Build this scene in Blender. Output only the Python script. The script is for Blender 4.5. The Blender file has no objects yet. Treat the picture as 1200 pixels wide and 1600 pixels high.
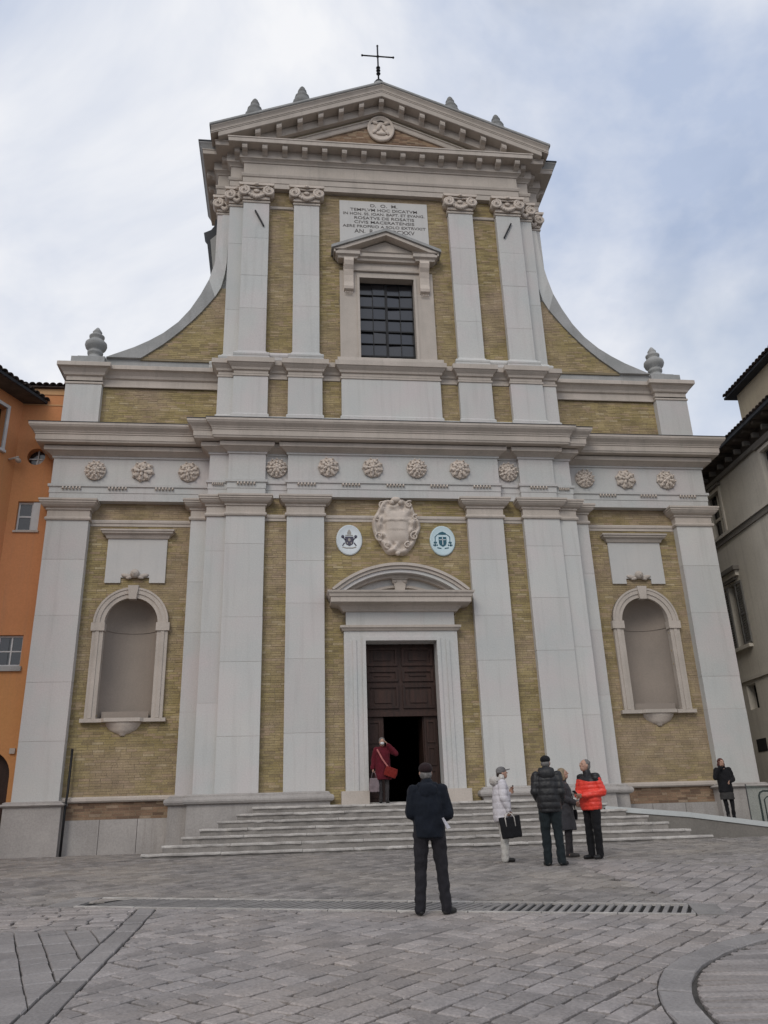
import bpy, bmesh, math, random
import numpy as np
from mathutils import Vector, Matrix, noise as mnoise
R = math.radians
random.seed(7)
sc = bpy.context.scene
COL = sc.collection

# ------------------------------------------------------------------ camera
CAM = Vector((-3.102, -22.5, 0.37))
yaw, pitch, roll = R(6.927), R(21.327), R(-1.872)
fwd = Vector((math.sin(yaw) * math.cos(pitch), math.cos(yaw) * math.cos(pitch), math.sin(pitch)))
rgt = Vector((math.cos(yaw), -math.sin(yaw), 0))
up = rgt.cross(fwd)
r2 = math.cos(roll) * rgt + math.sin(roll) * up
u2 = -math.sin(roll) * rgt + math.cos(roll) * up
cd = bpy.data.cameras.new('camera')
cam = bpy.data.objects.new('camera', cd)
COL.objects.link(cam)
cam.matrix_world = Matrix(((r2.x, u2.x, -fwd.x, CAM.x), (r2.y, u2.y, -fwd.y, CAM.y), (r2.z, u2.z, -fwd.z, CAM.z), (0, 0, 0, 1)))
cd.sensor_fit = 'HORIZONTAL'
cd.sensor_width = 36
cd.lens = 36 * 1284.5 / 1200
cd.clip_start = 0.05
cd.clip_end = 3000
sc.camera = cam

# ------------------------------------------------------------------ light
SUN_EL, SUN_AZ = R(40), R(207)          # azimuth from +Y clockwise: behind the camera, to the left
w = bpy.data.worlds.new('World')
sc.world = w
w.use_nodes = True
nt = w.node_tree
nt.nodes.clear()
def N(t, kind, **kw):
    n = t.nodes.new(kind)
    for k, v in kw.items():
        setattr(n, k, v)
    return n
out = N(nt, 'ShaderNodeOutputWorld')
bg = N(nt, 'ShaderNodeBackground')
sky = N(nt, 'ShaderNodeTexSky', sky_type='NISHITA', sun_disc=False, sun_elevation=SUN_EL, sun_rotation=SUN_AZ)
sky.air_density = 1.2
sky.dust_density = 1.5
bg.inputs[1].default_value = 0.15
tc = N(nt, 'ShaderNodeTexCoord')
mp = N(nt, 'ShaderNodeMapping')
mp.inputs['Location'].default_value = (1.85, 5.12, 6.3)
mp.inputs['Scale'].default_value = (1.0, 1.0, 1.5)
n1 = N(nt, 'ShaderNodeTexNoise')
n1.inputs['Scale'].default_value = 1.5
n1.inputs['Detail'].default_value = 7
n1.inputs['Roughness'].default_value = 0.58
n1.inputs['Distortion'].default_value = 0.35
n2 = N(nt, 'ShaderNodeTexNoise')
n2.inputs['Scale'].default_value = 2.3
n2.inputs['Detail'].default_value = 6
n2.inputs['Roughness'].default_value = 0.5
mp2 = N(nt, 'ShaderNodeMapping')
mp2.inputs['Location'].default_value = (5.52, 3.43, 4.85)
rampA = N(nt, 'ShaderNodeValToRGB')     # grey-blue cloud to white cloud
rampA.color_ramp.elements[0].position = 0.38
rampA.color_ramp.elements[0].color = (3.15, 3.68, 4.8, 1)
rampA.color_ramp.elements[1].position = 0.60
rampA.color_ramp.elements[1].color = (6.07, 6.13, 6.33, 1)
rampB = N(nt, 'ShaderNodeValToRGB')     # where the blue shows through
rampB.color_ramp.elements[0].position = 0.33
rampB.color_ramp.elements[0].color = (0.5, 0.5, 0.5, 1)
rampB.color_ramp.elements[1].position = 0.48
rampB.color_ramp.elements[1].color = (1, 1, 1, 1)
mix = N(nt, 'ShaderNodeMix', data_type='RGBA')
L = nt.links.new
L(tc.outputs['Generated'], mp.inputs[0]); L(mp.outputs[0], n1.inputs['Vector'])
L(tc.outputs['Generated'], mp2.inputs[0]); L(mp2.outputs[0], n2.inputs['Vector'])
L(n1.outputs['Fac'], rampA.inputs[0]); L(n2.outputs['Fac'], rampB.inputs[0])
L(rampB.outputs[0], mix.inputs['Factor'])
L(sky.outputs[0], mix.inputs['A']); L(rampA.outputs[0], mix.inputs['B'])
L(mix.outputs['Result'], bg.inputs[0]); L(bg.outputs[0], out.inputs[0])

sd = bpy.data.lights.new('sun', 'SUN')
sd.energy = 1.05
sd.angle = R(28)
sd.color = (1.0, 0.94, 0.84)
so = bpy.data.objects.new('sun', sd)
COL.objects.link(so)
sdir = Vector((math.sin(SUN_AZ) * math.cos(SUN_EL), math.cos(SUN_AZ) * math.cos(SUN_EL), math.sin(SUN_EL)))
so.rotation_euler = sdir.to_track_quat('Z', 'Y').to_euler()
so.location = (-20, -40, 40)

sc.view_settings.view_transform = 'Standard'
sc.view_settings.look = 'None'
sc.view_settings.exposure = 0.0
sc.view_settings.gamma = 1.0
sc.view_settings.use_curve_mapping = False
sc.render.engine = 'CYCLES'
sc.cycles.use_denoising = True

# ------------------------------------------------------------------ materials
MATS = {}
def mat(name, c1, c2=None, scale=1.0, rough=0.85, bump=0.15, bscale=30.0, streak=0.0, grain=0.08, objr=0.0, isl=0.0, spec=0.3, metal=0.0, c3=None, s3=0.35, stretch=(1, 1, 1), sheen=0.0):
    m = bpy.data.materials.new(name)
    m.use_nodes = True
    t = m.node_tree
    b = t.nodes['Principled BSDF']
    b.inputs['Roughness'].default_value = rough
    b.inputs['Metallic'].default_value = metal
    b.inputs['Specular IOR Level'].default_value = spec
    if sheen:
        b.inputs['Sheen Weight'].default_value = sheen
    g = N(t, 'ShaderNodeNewGeometry')
    ln = t.links.new
    pos = g.outputs['Position']
    if stretch != (1, 1, 1):
        mm = N(t, 'ShaderNodeVectorMath', operation='MULTIPLY')
        mm.inputs[1].default_value = stretch
        ln(pos, mm.inputs[0]); pos = mm.outputs[0]
    def nz(s, det=5, vec=None, rg=0.55):
        n = N(t, 'ShaderNodeTexNoise')
        n.inputs['Scale'].default_value = s
        n.inputs['Detail'].default_value = det
        n.inputs['Roughness'].default_value = rg
        ln(vec or pos, n.inputs['Vector'])
        return n
    def mixc(f, a, bb, mode='MIX'):
        x = N(t, 'ShaderNodeMix', data_type='RGBA', blend_type=mode)
        for s, v in (('Factor', f), ('A', a), ('B', bb)):
            if hasattr(v, 'links'):
                ln(v, x.inputs[s])
            elif s == 'Factor':
                x.inputs[s].default_value = v
            else:
                x.inputs[s].default_value = (*v, 1)
        return x.outputs['Result']
    def rmp(src, lo, hi):
        x = N(t, 'ShaderNodeMapRange')
        x.inputs['From Min'].default_value = lo
        x.inputs['From Max'].default_value = hi
        ln(src, x.inputs['Value'])
        return x.outputs[0]
    c = c1
    if c2:
        c = mixc(rmp(nz(scale).outputs['Fac'], 0.35, 0.68), c1, c2)
    if c3:
        n3 = nz(s3, 4)
        c = mixc(rmp(n3.outputs['Fac'], 0.45, 0.7), c, c3)
    if streak:
        vm = N(t, 'ShaderNodeVectorMath', operation='MULTIPLY')
        vm.inputs[1].default_value = (5, 5, 0.28)
        ln(g.outputs['Position'], vm.inputs[0])
        s_ = rmp(nz(1.0, 6, vm.outputs[0], 0.65).outputs['Fac'], 0.52, 0.78)
        mu = N(t, 'ShaderNodeMath', operation='MULTIPLY')
        mu.inputs[1].default_value = streak
        ln(s_, mu.inputs[0])
        c = mixc(mu.outputs[0], c, (0.20, 0.18, 0.16))
    if grain:
        gr = nz(bscale * 1.7, 3)
        v = N(t, 'ShaderNodeMapRange')
        v.inputs['From Min'].default_value = 0.3
        v.inputs['From Max'].default_value = 0.7
        v.inputs['To Min'].default_value = 1 - grain
        v.inputs['To Max'].default_value = 1 + grain
        ln(gr.outputs['Fac'], v.inputs['Value'])
        hs = N(t, 'ShaderNodeHueSaturation')
        ln(v.outputs[0], hs.inputs['Value'])
        if hasattr(c, 'links'):
            ln(c, hs.inputs['Color'])
        else:
            hs.inputs['Color'].default_value = (*c, 1)
        c = hs.outputs[0]
    if isl:
        v = N(t, 'ShaderNodeMapRange')
        v.inputs['To Min'].default_value = 1 - isl
        v.inputs['To Max'].default_value = 1 + isl
        ln(g.outputs['Random Per Island'], v.inputs['Value'])
        hs = N(t, 'ShaderNodeHueSaturation')
        ln(v.outputs[0], hs.inputs['Value']); ln(c, hs.inputs['Color'])
        c = hs.outputs[0]
    if objr:
        oi = N(t, 'ShaderNodeObjectInfo')
        v = N(t, 'ShaderNodeMapRange')
        v.inputs['To Min'].default_value = 1 - objr
        v.inputs['To Max'].default_value = 1 + objr
        ln(oi.outputs['Random'], v.inputs['Value'])
        hs = N(t, 'ShaderNodeHueSaturation')
        ln(v.outputs[0], hs.inputs['Value'])
        if hasattr(c, 'links'):
            ln(c, hs.inputs['Color'])
        else:
            hs.inputs['Color'].default_value = (*c, 1)
        c = hs.outputs[0]
    if hasattr(c, 'links'):
        ln(c, b.inputs['Base Color'])
    else:
        b.inputs['Base Color'].default_value = (*c, 1)
    if bump:
        bn = N(t, 'ShaderNodeBump')
        bn.inputs['Strength'].default_value = bump
        bn.inputs['Distance'].default_value = 0.02
        ln(nz(bscale, 6).outputs['Fac'], bn.inputs['Height'])
        ln(bn.outputs[0], b.inputs['Normal'])
    MATS[name] = m
    return m

def bricks_mat(name, tones, patch, pf):
    m = bpy.data.materials.new(name)
    m.use_nodes = True
    t = m.node_tree
    ln = t.links.new
    b = t.nodes['Principled BSDF']
    b.inputs['Roughness'].default_value = 0.92
    b.inputs['Specular IOR Level'].default_value = 0.15
    g = N(t, 'ShaderNodeNewGeometry')
    cr_ = N(t, 'ShaderNodeValToRGB')
    els = cr_.color_ramp.elements
    for i, (p, c) in enumerate(tones):
        e = els[i] if i < 2 else els.new(p)
        e.position = p; e.color = (*c, 1)
    ln(g.outputs['Random Per Island'], cr_.inputs[0])
    def nz(s_, det):
        n = N(t, 'ShaderNodeTexNoise')
        n.inputs['Scale'].default_value = s_
        n.inputs['Detail'].default_value = det
        ln(g.outputs['Position'], n.inputs['Vector'])
        return n.outputs['Fac']
    def mr(src, a0, a1, b0, b1):
        x = N(t, 'ShaderNodeMapRange')
        for k, v in zip(('From Min', 'From Max', 'To Min', 'To Max'), (a0, a1, b0, b1)): x.inputs[k].default_value = v
        ln(src, x.inputs['Value'])
        return x.outputs[0]
    mx = N(t, 'ShaderNodeMix', data_type='RGBA')
    ln(mr(nz(0.5, 4), .42, .66, 0, pf), mx.inputs['Factor'])
    ln(cr_.outputs[0], mx.inputs['A'])
    mx.inputs['B'].default_value = (*patch, 1)
    hs = N(t, 'ShaderNodeHueSaturation')
    ln(mr(nz(2.2, 5), .3, .7, .82, 1.18), hs.inputs['Value'])
    ln(mx.outputs['Result'], hs.inputs['Color'])
    hs2 = N(t, 'ShaderNodeHueSaturation')
    ln(mr(nz(38, 3), .3, .7, .86, 1.14), hs2.inputs['Value'])
    ln(hs.outputs[0], hs2.inputs['Color'])
    ln(hs2.outputs[0], b.inputs['Base Color'])
    bn = N(t, 'ShaderNodeBump')
    bn.inputs['Strength'].default_value = 0.4
    bn.inputs['Distance'].default_value = 0.01
    ln(nz(55, 4), bn.inputs['Height']); ln(bn.outputs[0], b.inputs['Normal'])
    MATS[name] = m
bricks_mat('bricks', [(0.0, (0.24, 0.188, 0.108)), (1.0, (0.42, 0.35, 0.215)), (0.2, (0.285, 0.225, 0.112)), (0.45, (0.32, 0.255, 0.125)), (0.7, (0.35, 0.28, 0.145)), (0.88, (0.345, 0.255, 0.165))], (0.335, 0.255, 0.19), 0.7)
bricks_mat('bricks_red', [(0.0, (0.14, 0.095, 0.07)), (1.0, (0.36, 0.28, 0.21)), (0.25, (0.22, 0.145, 0.10)), (0.55, (0.27, 0.18, 0.12)), (0.8, (0.29, 0.21, 0.14))], (0.25, 0.16, 0.11), 0.4)
mat('brick_mortar', (0.27, 0.225, 0.15), (0.20, 0.165, 0.11), 2.0, 0.95, 0.3, 40, grain=0.15)
mat('stone', (0.54, 0.53, 0.508), (0.475, 0.487, 0.478), 0.5, 0.78, 0.14, 18, streak=0.22, grain=0.06, objr=0.05, c3=(0.545, 0.505, 0.495), s3=0.65)
mat('trim', (0.50, 0.445, 0.395), (0.425, 0.38, 0.335), 1.2, 0.8, 0.2, 22, streak=0.3, grain=0.07, objr=0.04)
mat('trim_grey', (0.36, 0.36, 0.355), (0.28, 0.285, 0.28), 1.3, 0.85, 0.25, 20, streak=0.35, grain=0.08)
mat('carved', (0.60, 0.525, 0.46), (0.50, 0.44, 0.385), 2.5, 0.85, 0.25, 30, grain=0.09)
mat('tablet', (0.53, 0.515, 0.495), (0.485, 0.485, 0.475), 0.9, 0.6, 0.05, 20, streak=0.12, grain=0.03)
mat('weathered', (0.22, 0.22, 0.215), (0.15, 0.152, 0.15), 3, 0.9, 0.3, 20, streak=0.3, grain=0.1)
mat('base_stone', (0.40, 0.375, 0.355), (0.32, 0.30, 0.285), 0.9, 0.88, 0.3, 16, streak=0.5, grain=0.1, objr=0.06)
mat('niche', (0.31, 0.265, 0.228), (0.265, 0.23, 0.20), 0.8, 0.92, 0.15, 15, streak=0.15, grain=0.05)
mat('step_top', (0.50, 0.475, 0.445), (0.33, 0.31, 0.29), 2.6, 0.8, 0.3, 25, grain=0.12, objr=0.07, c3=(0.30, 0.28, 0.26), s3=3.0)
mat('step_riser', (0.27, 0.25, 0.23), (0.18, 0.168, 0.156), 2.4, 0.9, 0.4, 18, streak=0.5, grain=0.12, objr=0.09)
mat('paver', (0.275, 0.25, 0.24), (0.20, 0.184, 0.178), 3.2, 0.6, 0.5, 22, grain=0.22, objr=0.2, isl=0.2, spec=0.5, c3=(0.285, 0.25, 0.228), s3=0.6)
mat('paver_far', (0.265, 0.243, 0.228), (0.17, 0.158, 0.15), 3.0, 0.68, 0.35, 26, grain=0.2, isl=0.22, spec=0.35, c3=(0.28, 0.25, 0.22), s3=0.45)
mat('paver_band', (0.265, 0.248, 0.24), (0.21, 0.197, 0.192), 2.4, 0.62, 0.4, 24, grain=0.18, objr=0.12, isl=0.1, spec=0.4)
mat('mortar', (0.05, 0.046, 0.043), (0.085, 0.078, 0.07), 6, 0.95, 0.5, 40, grain=0.2)
mat('grate', (0.27, 0.255, 0.243), (0.20, 0.19, 0.182), 3, 0.8, 0.4, 30, grain=0.15, objr=0.08)
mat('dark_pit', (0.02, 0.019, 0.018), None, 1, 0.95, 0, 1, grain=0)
mat('wood', (0.048, 0.023, 0.017), (0.025, 0.014, 0.011), 1.5, 0.55, 0.3, 14, grain=0.2, stretch=(8, 8, 0.8), objr=0.15)
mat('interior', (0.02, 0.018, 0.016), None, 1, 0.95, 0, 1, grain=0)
mat('iron', (0.018, 0.018, 0.02), None, 1, 0.55, 0.1, 60, grain=0.1, metal=0.4, spec=0.4)
mat('lead', (0.022, 0.026, 0.034), (0.035, 0.04, 0.048), 4, 0.6, 0.2, 20, grain=0.1)
mat('orange', (0.59, 0.262, 0.12), (0.51, 0.225, 0.102), 0.5, 0.92, 0.12, 12, streak=0.22, grain=0.05, c3=(0.54, 0.27, 0.105), s3=0.25)
mat('orange_pale', (0.55, 0.33, 0.17), (0.48, 0.28, 0.14), 0.8, 0.9, 0.1, 14, grain=0.05)
mat('plaster_grey', (0.60, 0.56, 0.49), (0.52, 0.485, 0.425), 0.6, 0.93, 0.15, 10, streak=0.35, grain=0.06)
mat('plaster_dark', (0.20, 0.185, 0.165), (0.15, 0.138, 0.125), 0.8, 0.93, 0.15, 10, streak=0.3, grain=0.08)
mat('plaster_cream', (0.44, 0.38, 0.28), (0.37, 0.32, 0.24), 0.9, 0.92, 0.15, 12, streak=0.4, grain=0.06)
mat('roof_dark', (0.05, 0.042, 0.04), (0.085, 0.065, 0.055), 3, 0.85, 0.3, 20, grain=0.2, objr=0.25)
mat('old_wood', (0.085, 0.068, 0.055), (0.05, 0.042, 0.035), 3, 0.85, 0.3, 20, grain=0.2, objr=0.2)
mat('shutter', (0.17, 0.165, 0.155), (0.13, 0.125, 0.12), 3, 0.7, 0.2, 25, grain=0.1)
mat('white_paint', (0.60, 0.60, 0.60), (0.50, 0.50, 0.50), 2, 0.6, 0.1, 30, grain=0.05)
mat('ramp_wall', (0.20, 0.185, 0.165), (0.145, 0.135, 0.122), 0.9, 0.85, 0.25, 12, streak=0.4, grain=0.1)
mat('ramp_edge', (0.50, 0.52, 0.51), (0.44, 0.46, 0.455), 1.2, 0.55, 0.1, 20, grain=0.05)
mat('ramp_floor', (0.36, 0.36, 0.35), (0.30, 0.30, 0.29), 1.2, 0.8, 0.2, 20, grain=0.08)
mat('steel', (0.10, 0.10, 0.10), None, 1, 0.4, 0, 1, grain=0, metal=0.7)
mat('enamel', (0.60, 0.64, 0.66), (0.54, 0.59, 0.62), 2, 0.35, 0, 1, grain=0.02, spec=0.5)
mat('enamel_blue', (0.47, 0.60, 0.64), (0.52, 0.62, 0.65), 2, 0.35, 0, 1, grain=0.02, spec=0.5)
mat('crest_dark', (0.075, 0.07, 0.10), None, 1, 0.5, 0, 1, grain=0)
mat('crest_teal', (0.025, 0.10, 0.14), None, 1, 0.5, 0, 1, grain=0)
mat('crest_gold', (0.33, 0.31, 0.28), None, 1, 0.5, 0, 1, grain=0)
mat('letter', (0.11, 0.10, 0.095), None, 1, 0.8, 0, 1, grain=0)
mat('skin', (0.44, 0.27, 0.20), (0.40, 0.235, 0.175), 18, 0.6, 0.05, 60, grain=0.04)
mat('hair_grey', (0.20, 0.19, 0.185), (0.10, 0.095, 0.09), 40, 0.7, 0.5, 90, grain=0.2)
mat('hair_blonde', (0.30, 0.23, 0.15), (0.17, 0.13, 0.085), 40, 0.6, 0.5, 90, grain=0.2)
mat('hair_dark', (0.035, 0.022, 0.016), (0.02, 0.014, 0.01), 40, 0.55, 0.5, 90, grain=0.2)
mat('hair_red', (0.10, 0.028, 0.018), (0.05, 0.017, 0.012), 40, 0.55, 0.5, 90, grain=0.2)
def cloth(name, c, c2=None, rough=0.85, spec=0.2, bump=0.3):
    return mat(name, c, c2 or tuple(v * 0.75 for v in c), 6, rough, bump, 22, grain=0.1, spec=spec, sheen=0.05)
cloth('navy', (0.007, 0.010, 0.017)); cloth('black_cloth', (0.011, 0.011, 0.013)); cloth('charcoal', (0.019, 0.018, 0.022))
cloth('cap_dark', (0.02, 0.010, 0.011)); cloth('teal_jeans', (0.014, 0.020, 0.023)); cloth('white_coat', (0.60, 0.575, 0.60), (0.52, 0.50, 0.53))
cloth('cream_trousers', (0.50, 0.485, 0.45), (0.42, 0.405, 0.38)); cloth('fur', (0.56, 0.53, 0.50), (0.40, 0.375, 0.35), bump=1.0); cloth('plaid', (0.22, 0.21, 0.21), (0.07, 0.067, 0.067))
cloth('red_puffer', (0.80, 0.060, 0.036), (0.68, 0.045, 0.028), 0.45, 0.45); cloth('black_puffer', (0.012, 0.012, 0.014), None, 0.5, 0.4)
cloth('maroon', (0.105, 0.009, 0.018), (0.075, 0.007, 0.013)); cloth('red_bag', (0.17, 0.016, 0.012)); cloth('pink_strap', (0.45, 0.16, 0.15)); cloth('grey_coat', (0.055, 0.055, 0.062)); cloth('tights', (0.05, 0.045, 0.047))
cloth('grey_bag', (0.20, 0.16, 0.17)); cloth('shoe', (0.012, 0.011, 0.011), None, 0.5, 0.4); cloth('boot_grey', (0.07, 0.065, 0.062)); cloth('paper', (0.68, 0.67, 0.72)); cloth('grey_skirt', (0.045, 0.043, 0.042)); cloth('mask', (0.62, 0.64, 0.66)); cloth('phone', (0.012, 0.012, 0.014), None, 0.3, 0.5)

gm = bpy.data.materials.new('pane_glass')
gm.use_nodes = True
gb = gm.node_tree.nodes['Principled BSDF']
gb.inputs['Base Color'].default_value = (0.022, 0.022, 0.026, 1)
gb.inputs['IOR'].default_value = 1.72
gb.inputs['Roughness'].default_value = 0.14
gb.inputs['Specular IOR Level'].default_value = 0.5
MATS['pane_glass'] = gm
gm = bpy.data.materials.new('clear_glass')
gm.use_nodes = True
gt = gm.node_tree
gb = gt.nodes['Principled BSDF']
tr = N(gt, 'ShaderNodeBsdfTransparent')
tr.inputs[0].default_value = (0.955, 0.985, 0.975, 1)
ms = N(gt, 'ShaderNodeMixShader')
ms.inputs[0].default_value = 0.045
gb.inputs['Base Color'].default_value = (0.30, 0.40, 0.37, 1)
gb.inputs['Roughness'].default_value = 0.05
gt.links.new(tr.outputs[0], ms.inputs[1]); gt.links.new(gb.outputs[0], ms.inputs[2])
gt.links.new(ms.outputs[0], gt.nodes['Material Output'].inputs[0])
MATS['clear_glass'] = gm

# ------------------------------------------------------------------ mesh helpers
class MB:
    def __init__(s):
        s.v = []; s.f = []; s.sm = []
    def add(s, vs, fs, smooth=False):
        o = len(s.v)
        s.v += [tuple(p) for p in vs]
        s.f += [tuple(i + o for i in f) for f in fs]
        s.sm += [smooth] * len(fs)
        return s
    def box(s, x0, x1, y0, y1, z0, z1):
        vs = [(x, y, z) for z in (z0, z1) for y in (y0, y1) for x in (x0, x1)]
        return s.add(vs, [(0, 2, 3, 1), (4, 5, 7, 6), (0, 1, 5, 4), (2, 6, 7, 3), (0, 4, 6, 2), (1, 3, 7, 5)])
    def bar(s, p, q, wd, ht, upv=(0, 0, 1)):
        p, q = Vector(p), Vector(q)
        d = (q - p).normalized()
        u = Vector(upv)
        sx = d.cross(u)
        if sx.length < 1e-4:
            sx = d.cross(Vector((1, 0, 0)))
        sx.normalize(); u = sx.cross(d)
        vs = []
        for e in (p, q):
            for a, b in ((-1, -1), (1, -1), (1, 1), (-1, 1)):
                vs.append(e + sx * a * wd / 2 + u * b * ht / 2)
        return s.add(vs, [(3, 2, 1, 0), (4, 5, 6, 7), (0, 1, 5, 4), (1, 2, 6, 5), (2, 3, 7, 6), (3, 0, 4, 7)])
    def tube(s, pts, rad, n=8, caps=True):
        pts = [Vector(p) for p in pts]
        rr = rad if isinstance(rad, (list, tuple)) else [rad] * len(pts)
        vs = []; fs = []
        prev = None
        for i, p in enumerate(pts):
            d = (pts[min(i + 1, len(pts) - 1)] - pts[max(i - 1, 0)]).normalized()
            if prev is None:
                a = d.cross(Vector((0, 0, 1)))
                if a.length < 1e-3:
                    a = d.cross(Vector((1, 0, 0)))
            else:
                a = prev - d * prev.dot(d)
            a.normalize(); prev = a
            b = d.cross(a)
            for k in range(n):
                t = 2 * math.pi * k / n
                vs.append(p + (a * math.cos(t) + b * math.sin(t)) * rr[i])
        for i in range(len(pts) - 1):
            for k in range(n):
                fs.append((i * n + k, i * n + (k + 1) % n, (i + 1) * n + (k + 1) % n, (i + 1) * n + k))
        if caps:
            fs.append(tuple(range(n))[::-1]); fs.append(tuple(range((len(pts) - 1) * n, len(pts) * n)))
        return s.add(vs, fs, True)
    def lathe(s, prof, c, n=20, axis='z'):
        vs = []; fs = []
        for r, z in prof:
            for k in range(n):
                t = 2 * math.pi * k / n
                if axis == 'z':
                    vs.append((c[0] + r * math.cos(t), c[1] + r * math.sin(t), c[2] + z))
                else:
                    vs.append((c[0] + r * math.cos(t), c[1] - z, c[2] + r * math.sin(t)))
        for i in range(len(prof) - 1):
            for k in range(n):
                fs.append((i * n + k, i * n + (k + 1) % n, (i + 1) * n + (k + 1) % n, (i + 1) * n + k))
        fs.append(tuple(range(n))[::-1]); fs.append(tuple(range((len(prof) - 1) * n, len(prof) * n)))
        return s.add(vs, fs, True)
    def prism(s, poly, y0, y1):            # polygon in (x, z), extruded along y
        n = len(poly)
        vs = [(x, y0, z) for x, z in poly] + [(x, y1, z) for x, z in poly]
        return s.add(vs, [tuple(range(n)), tuple(range(n, 2 * n))[::-1]] + [(i, i + n, (i + 1) % n + n, (i + 1) % n) for i in range(n)])
    def prism_z(s, poly, z0, z1):          # polygon in (x, y), extruded along z
        n = len(poly)
        vs = [(x, y, z0) for x, y in poly] + [(x, y, z1) for x, y in poly]
        return s.add(vs, [tuple(range(n))[::-1], tuple(range(n, 2 * n))] + [(i, (i + 1) % n, (i + 1) % n + n, i + n) for i in range(n)])
    def ell(s, c, r, nu=12, nv=8, rot=None):
        vs = []; fs = []
        for j in range(nv + 1):
            a = math.pi * j / nv
            for i in range(nu):
                b = 2 * math.pi * i / nu
                p = Vector((r[0] * math.sin(a) * math.cos(b), r[1] * math.sin(a) * math.sin(b), r[2] * math.cos(a)))
                if rot:
                    p = rot @ p
                vs.append(Vector(c) + p)
        for j in range(nv):
            for i in range(nu):
                fs.append((j * nu + i, (j + 1) * nu + i, (j + 1) * nu + (i + 1) % nu, j * nu + (i + 1) % nu))
        return s.add(vs, fs, True)
    def sweep(s, prof, path, cap=True):    # mouldings: prof (outward d, z) along plan path, mitred
        P = [Vector(p) for p in path]
        n = len(P); m = len(prof)
        nor = []
        for i in range(n - 1):
            d = (P[i + 1] - P[i]).normalized()
            nor.append(Vector((d.y, -d.x)))
        vs = []; fs = []
        for i in range(n):
            if i == 0: mi = nor[0]
            elif i == n - 1: mi = nor[-1]
            else:
                a, b = nor[i - 1], nor[i]
                mi = (a + b) / (1 + a.dot(b))
            for d, z in prof:
                vs.append((P[i].x + mi.x * d, P[i].y + mi.y * d, z))
        for i in range(n - 1):
            for k in range(m - 1):
                fs.append((i * m + k, (i + 1) * m + k, (i + 1) * m + k + 1, i * m + k + 1))
        if cap:
            fs.append(tuple(range(m))); fs.append(tuple(range((n - 1) * m, n * m))[::-1])
        return s.add(vs, fs)
    def mesh(s, name, m):
        me = bpy.data.meshes.new(name)
        me.from_pydata([tuple(p) for p in s.v], [], s.f)
        me.polygons.foreach_set('use_smooth', s.sm)
        bm = bmesh.new(); bm.from_mesh(me)
        bmesh.ops.recalc_face_normals(bm, faces=bm.faces)
        bm.to_mesh(me); bm.free()
        me.materials.append(MATS[m])
        me.update()
        return me
    def build(s, name, m, parent=None):
        return obj(name, s.mesh(name, m), parent)

def obj(name, me, parent=None):
    o = bpy.data.objects.new(name, me)
    COL.objects.link(o)
    if parent is not None:
        o.parent = parent
    return o
def tag(o, label=None, cat=None, group=None, kind=None):
    for k, v in (('label', label), ('category', cat), ('group', group), ('kind', kind)):
        if v: o[k] = v
    return o
def thing(name, label, cat, loc=(0, 0, 0), group=None):
    return tag(_mk(name, loc), label, cat, group)
def _mk(name, loc):
    o = bpy.data.objects.new(name, None)
    o.empty_display_size = 0.3
    o.location = loc
    COL.objects.link(o)
    return o
def world_child(o, parent):               # geometry is in world coordinates, parent is an Empty elsewhere
    o.parent = parent
    o.matrix_parent_inverse = Matrix.Translation(parent.location).inverted() if parent.rotation_euler.z == 0 else parent.matrix_basis.inverted()
    return o

# ------------------------------------------------------------------ ground
def zg(y):
    xs = [-400, -60, -22.5, -11.5, -7.2, -2.8, 0.5, 60, 400]
    zs = [-4.0, -3.4, -1.31, -0.57, -0.23, 0.0, 0.07, 0.3, 0.3]
    return float(np.interp(y, xs, zs))
def grid_sheet(xs, ys, dz):
    mb = MB()
    nx = len(xs)
    mb.add([(x, y, zg(y) + dz) for y in ys for x in xs], [(j * nx + i, j * nx + i + 1, (j + 1) * nx + i + 1, (j + 1) * nx + i) for j in range(len(ys) - 1) for i in range(nx - 1)])
    return mb
ground = tag(grid_sheet([-400, -100, -30, -15, 0, 15, 30, 100, 400], [-400, -60, -40, -22.5, -17, -14, -11.5, -9, -7.2, -5, -2.8, 0.5, 60, 400], -0.03).build('piazza_ground', 'mortar'), 'grey stone paved piazza sloping gently up to the church', None, None, 'structure')

def clip_half(poly, a, b, c):             # keep a*x + b*y >= c
    o = []
    for i in range(len(poly)):
        p, q = poly[i], poly[(i + 1) % len(poly)]
        dp = a * p[0] + b * p[1] - c; dq = a * q[0] + b * q[1] - c
        if dp >= 0: o.append(p)
        if (dp >= 0) != (dq >= 0):
            t = dp / (dp - dq)
            o.append((p[0] + (q[0] - p[0]) * t, p[1] + (q[1] - p[1]) * t))
    return o
def shrink(poly, d):
    n = len(poly)
    cx = sum(p[0] for p in poly) / n; cy = sum(p[1] for p in poly) / n
    o = []
    for x, y in poly:
        l = math.hypot(x - cx, y - cy) or 1
        k = max(0.1, 1 - d * 1.35 / l)
        o.append((cx + (x - cx) * k, cy + (y - cy) * k))
    return o
def area(poly):
    return abs(sum(poly[i][0] * poly[(i + 1) % len(poly)][1] - poly[(i + 1) % len(poly)][0] * poly[i][1] for i in range(len(poly)))) / 2
PAVERS = []                               # (centre x, centre y, MB, material)
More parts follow.
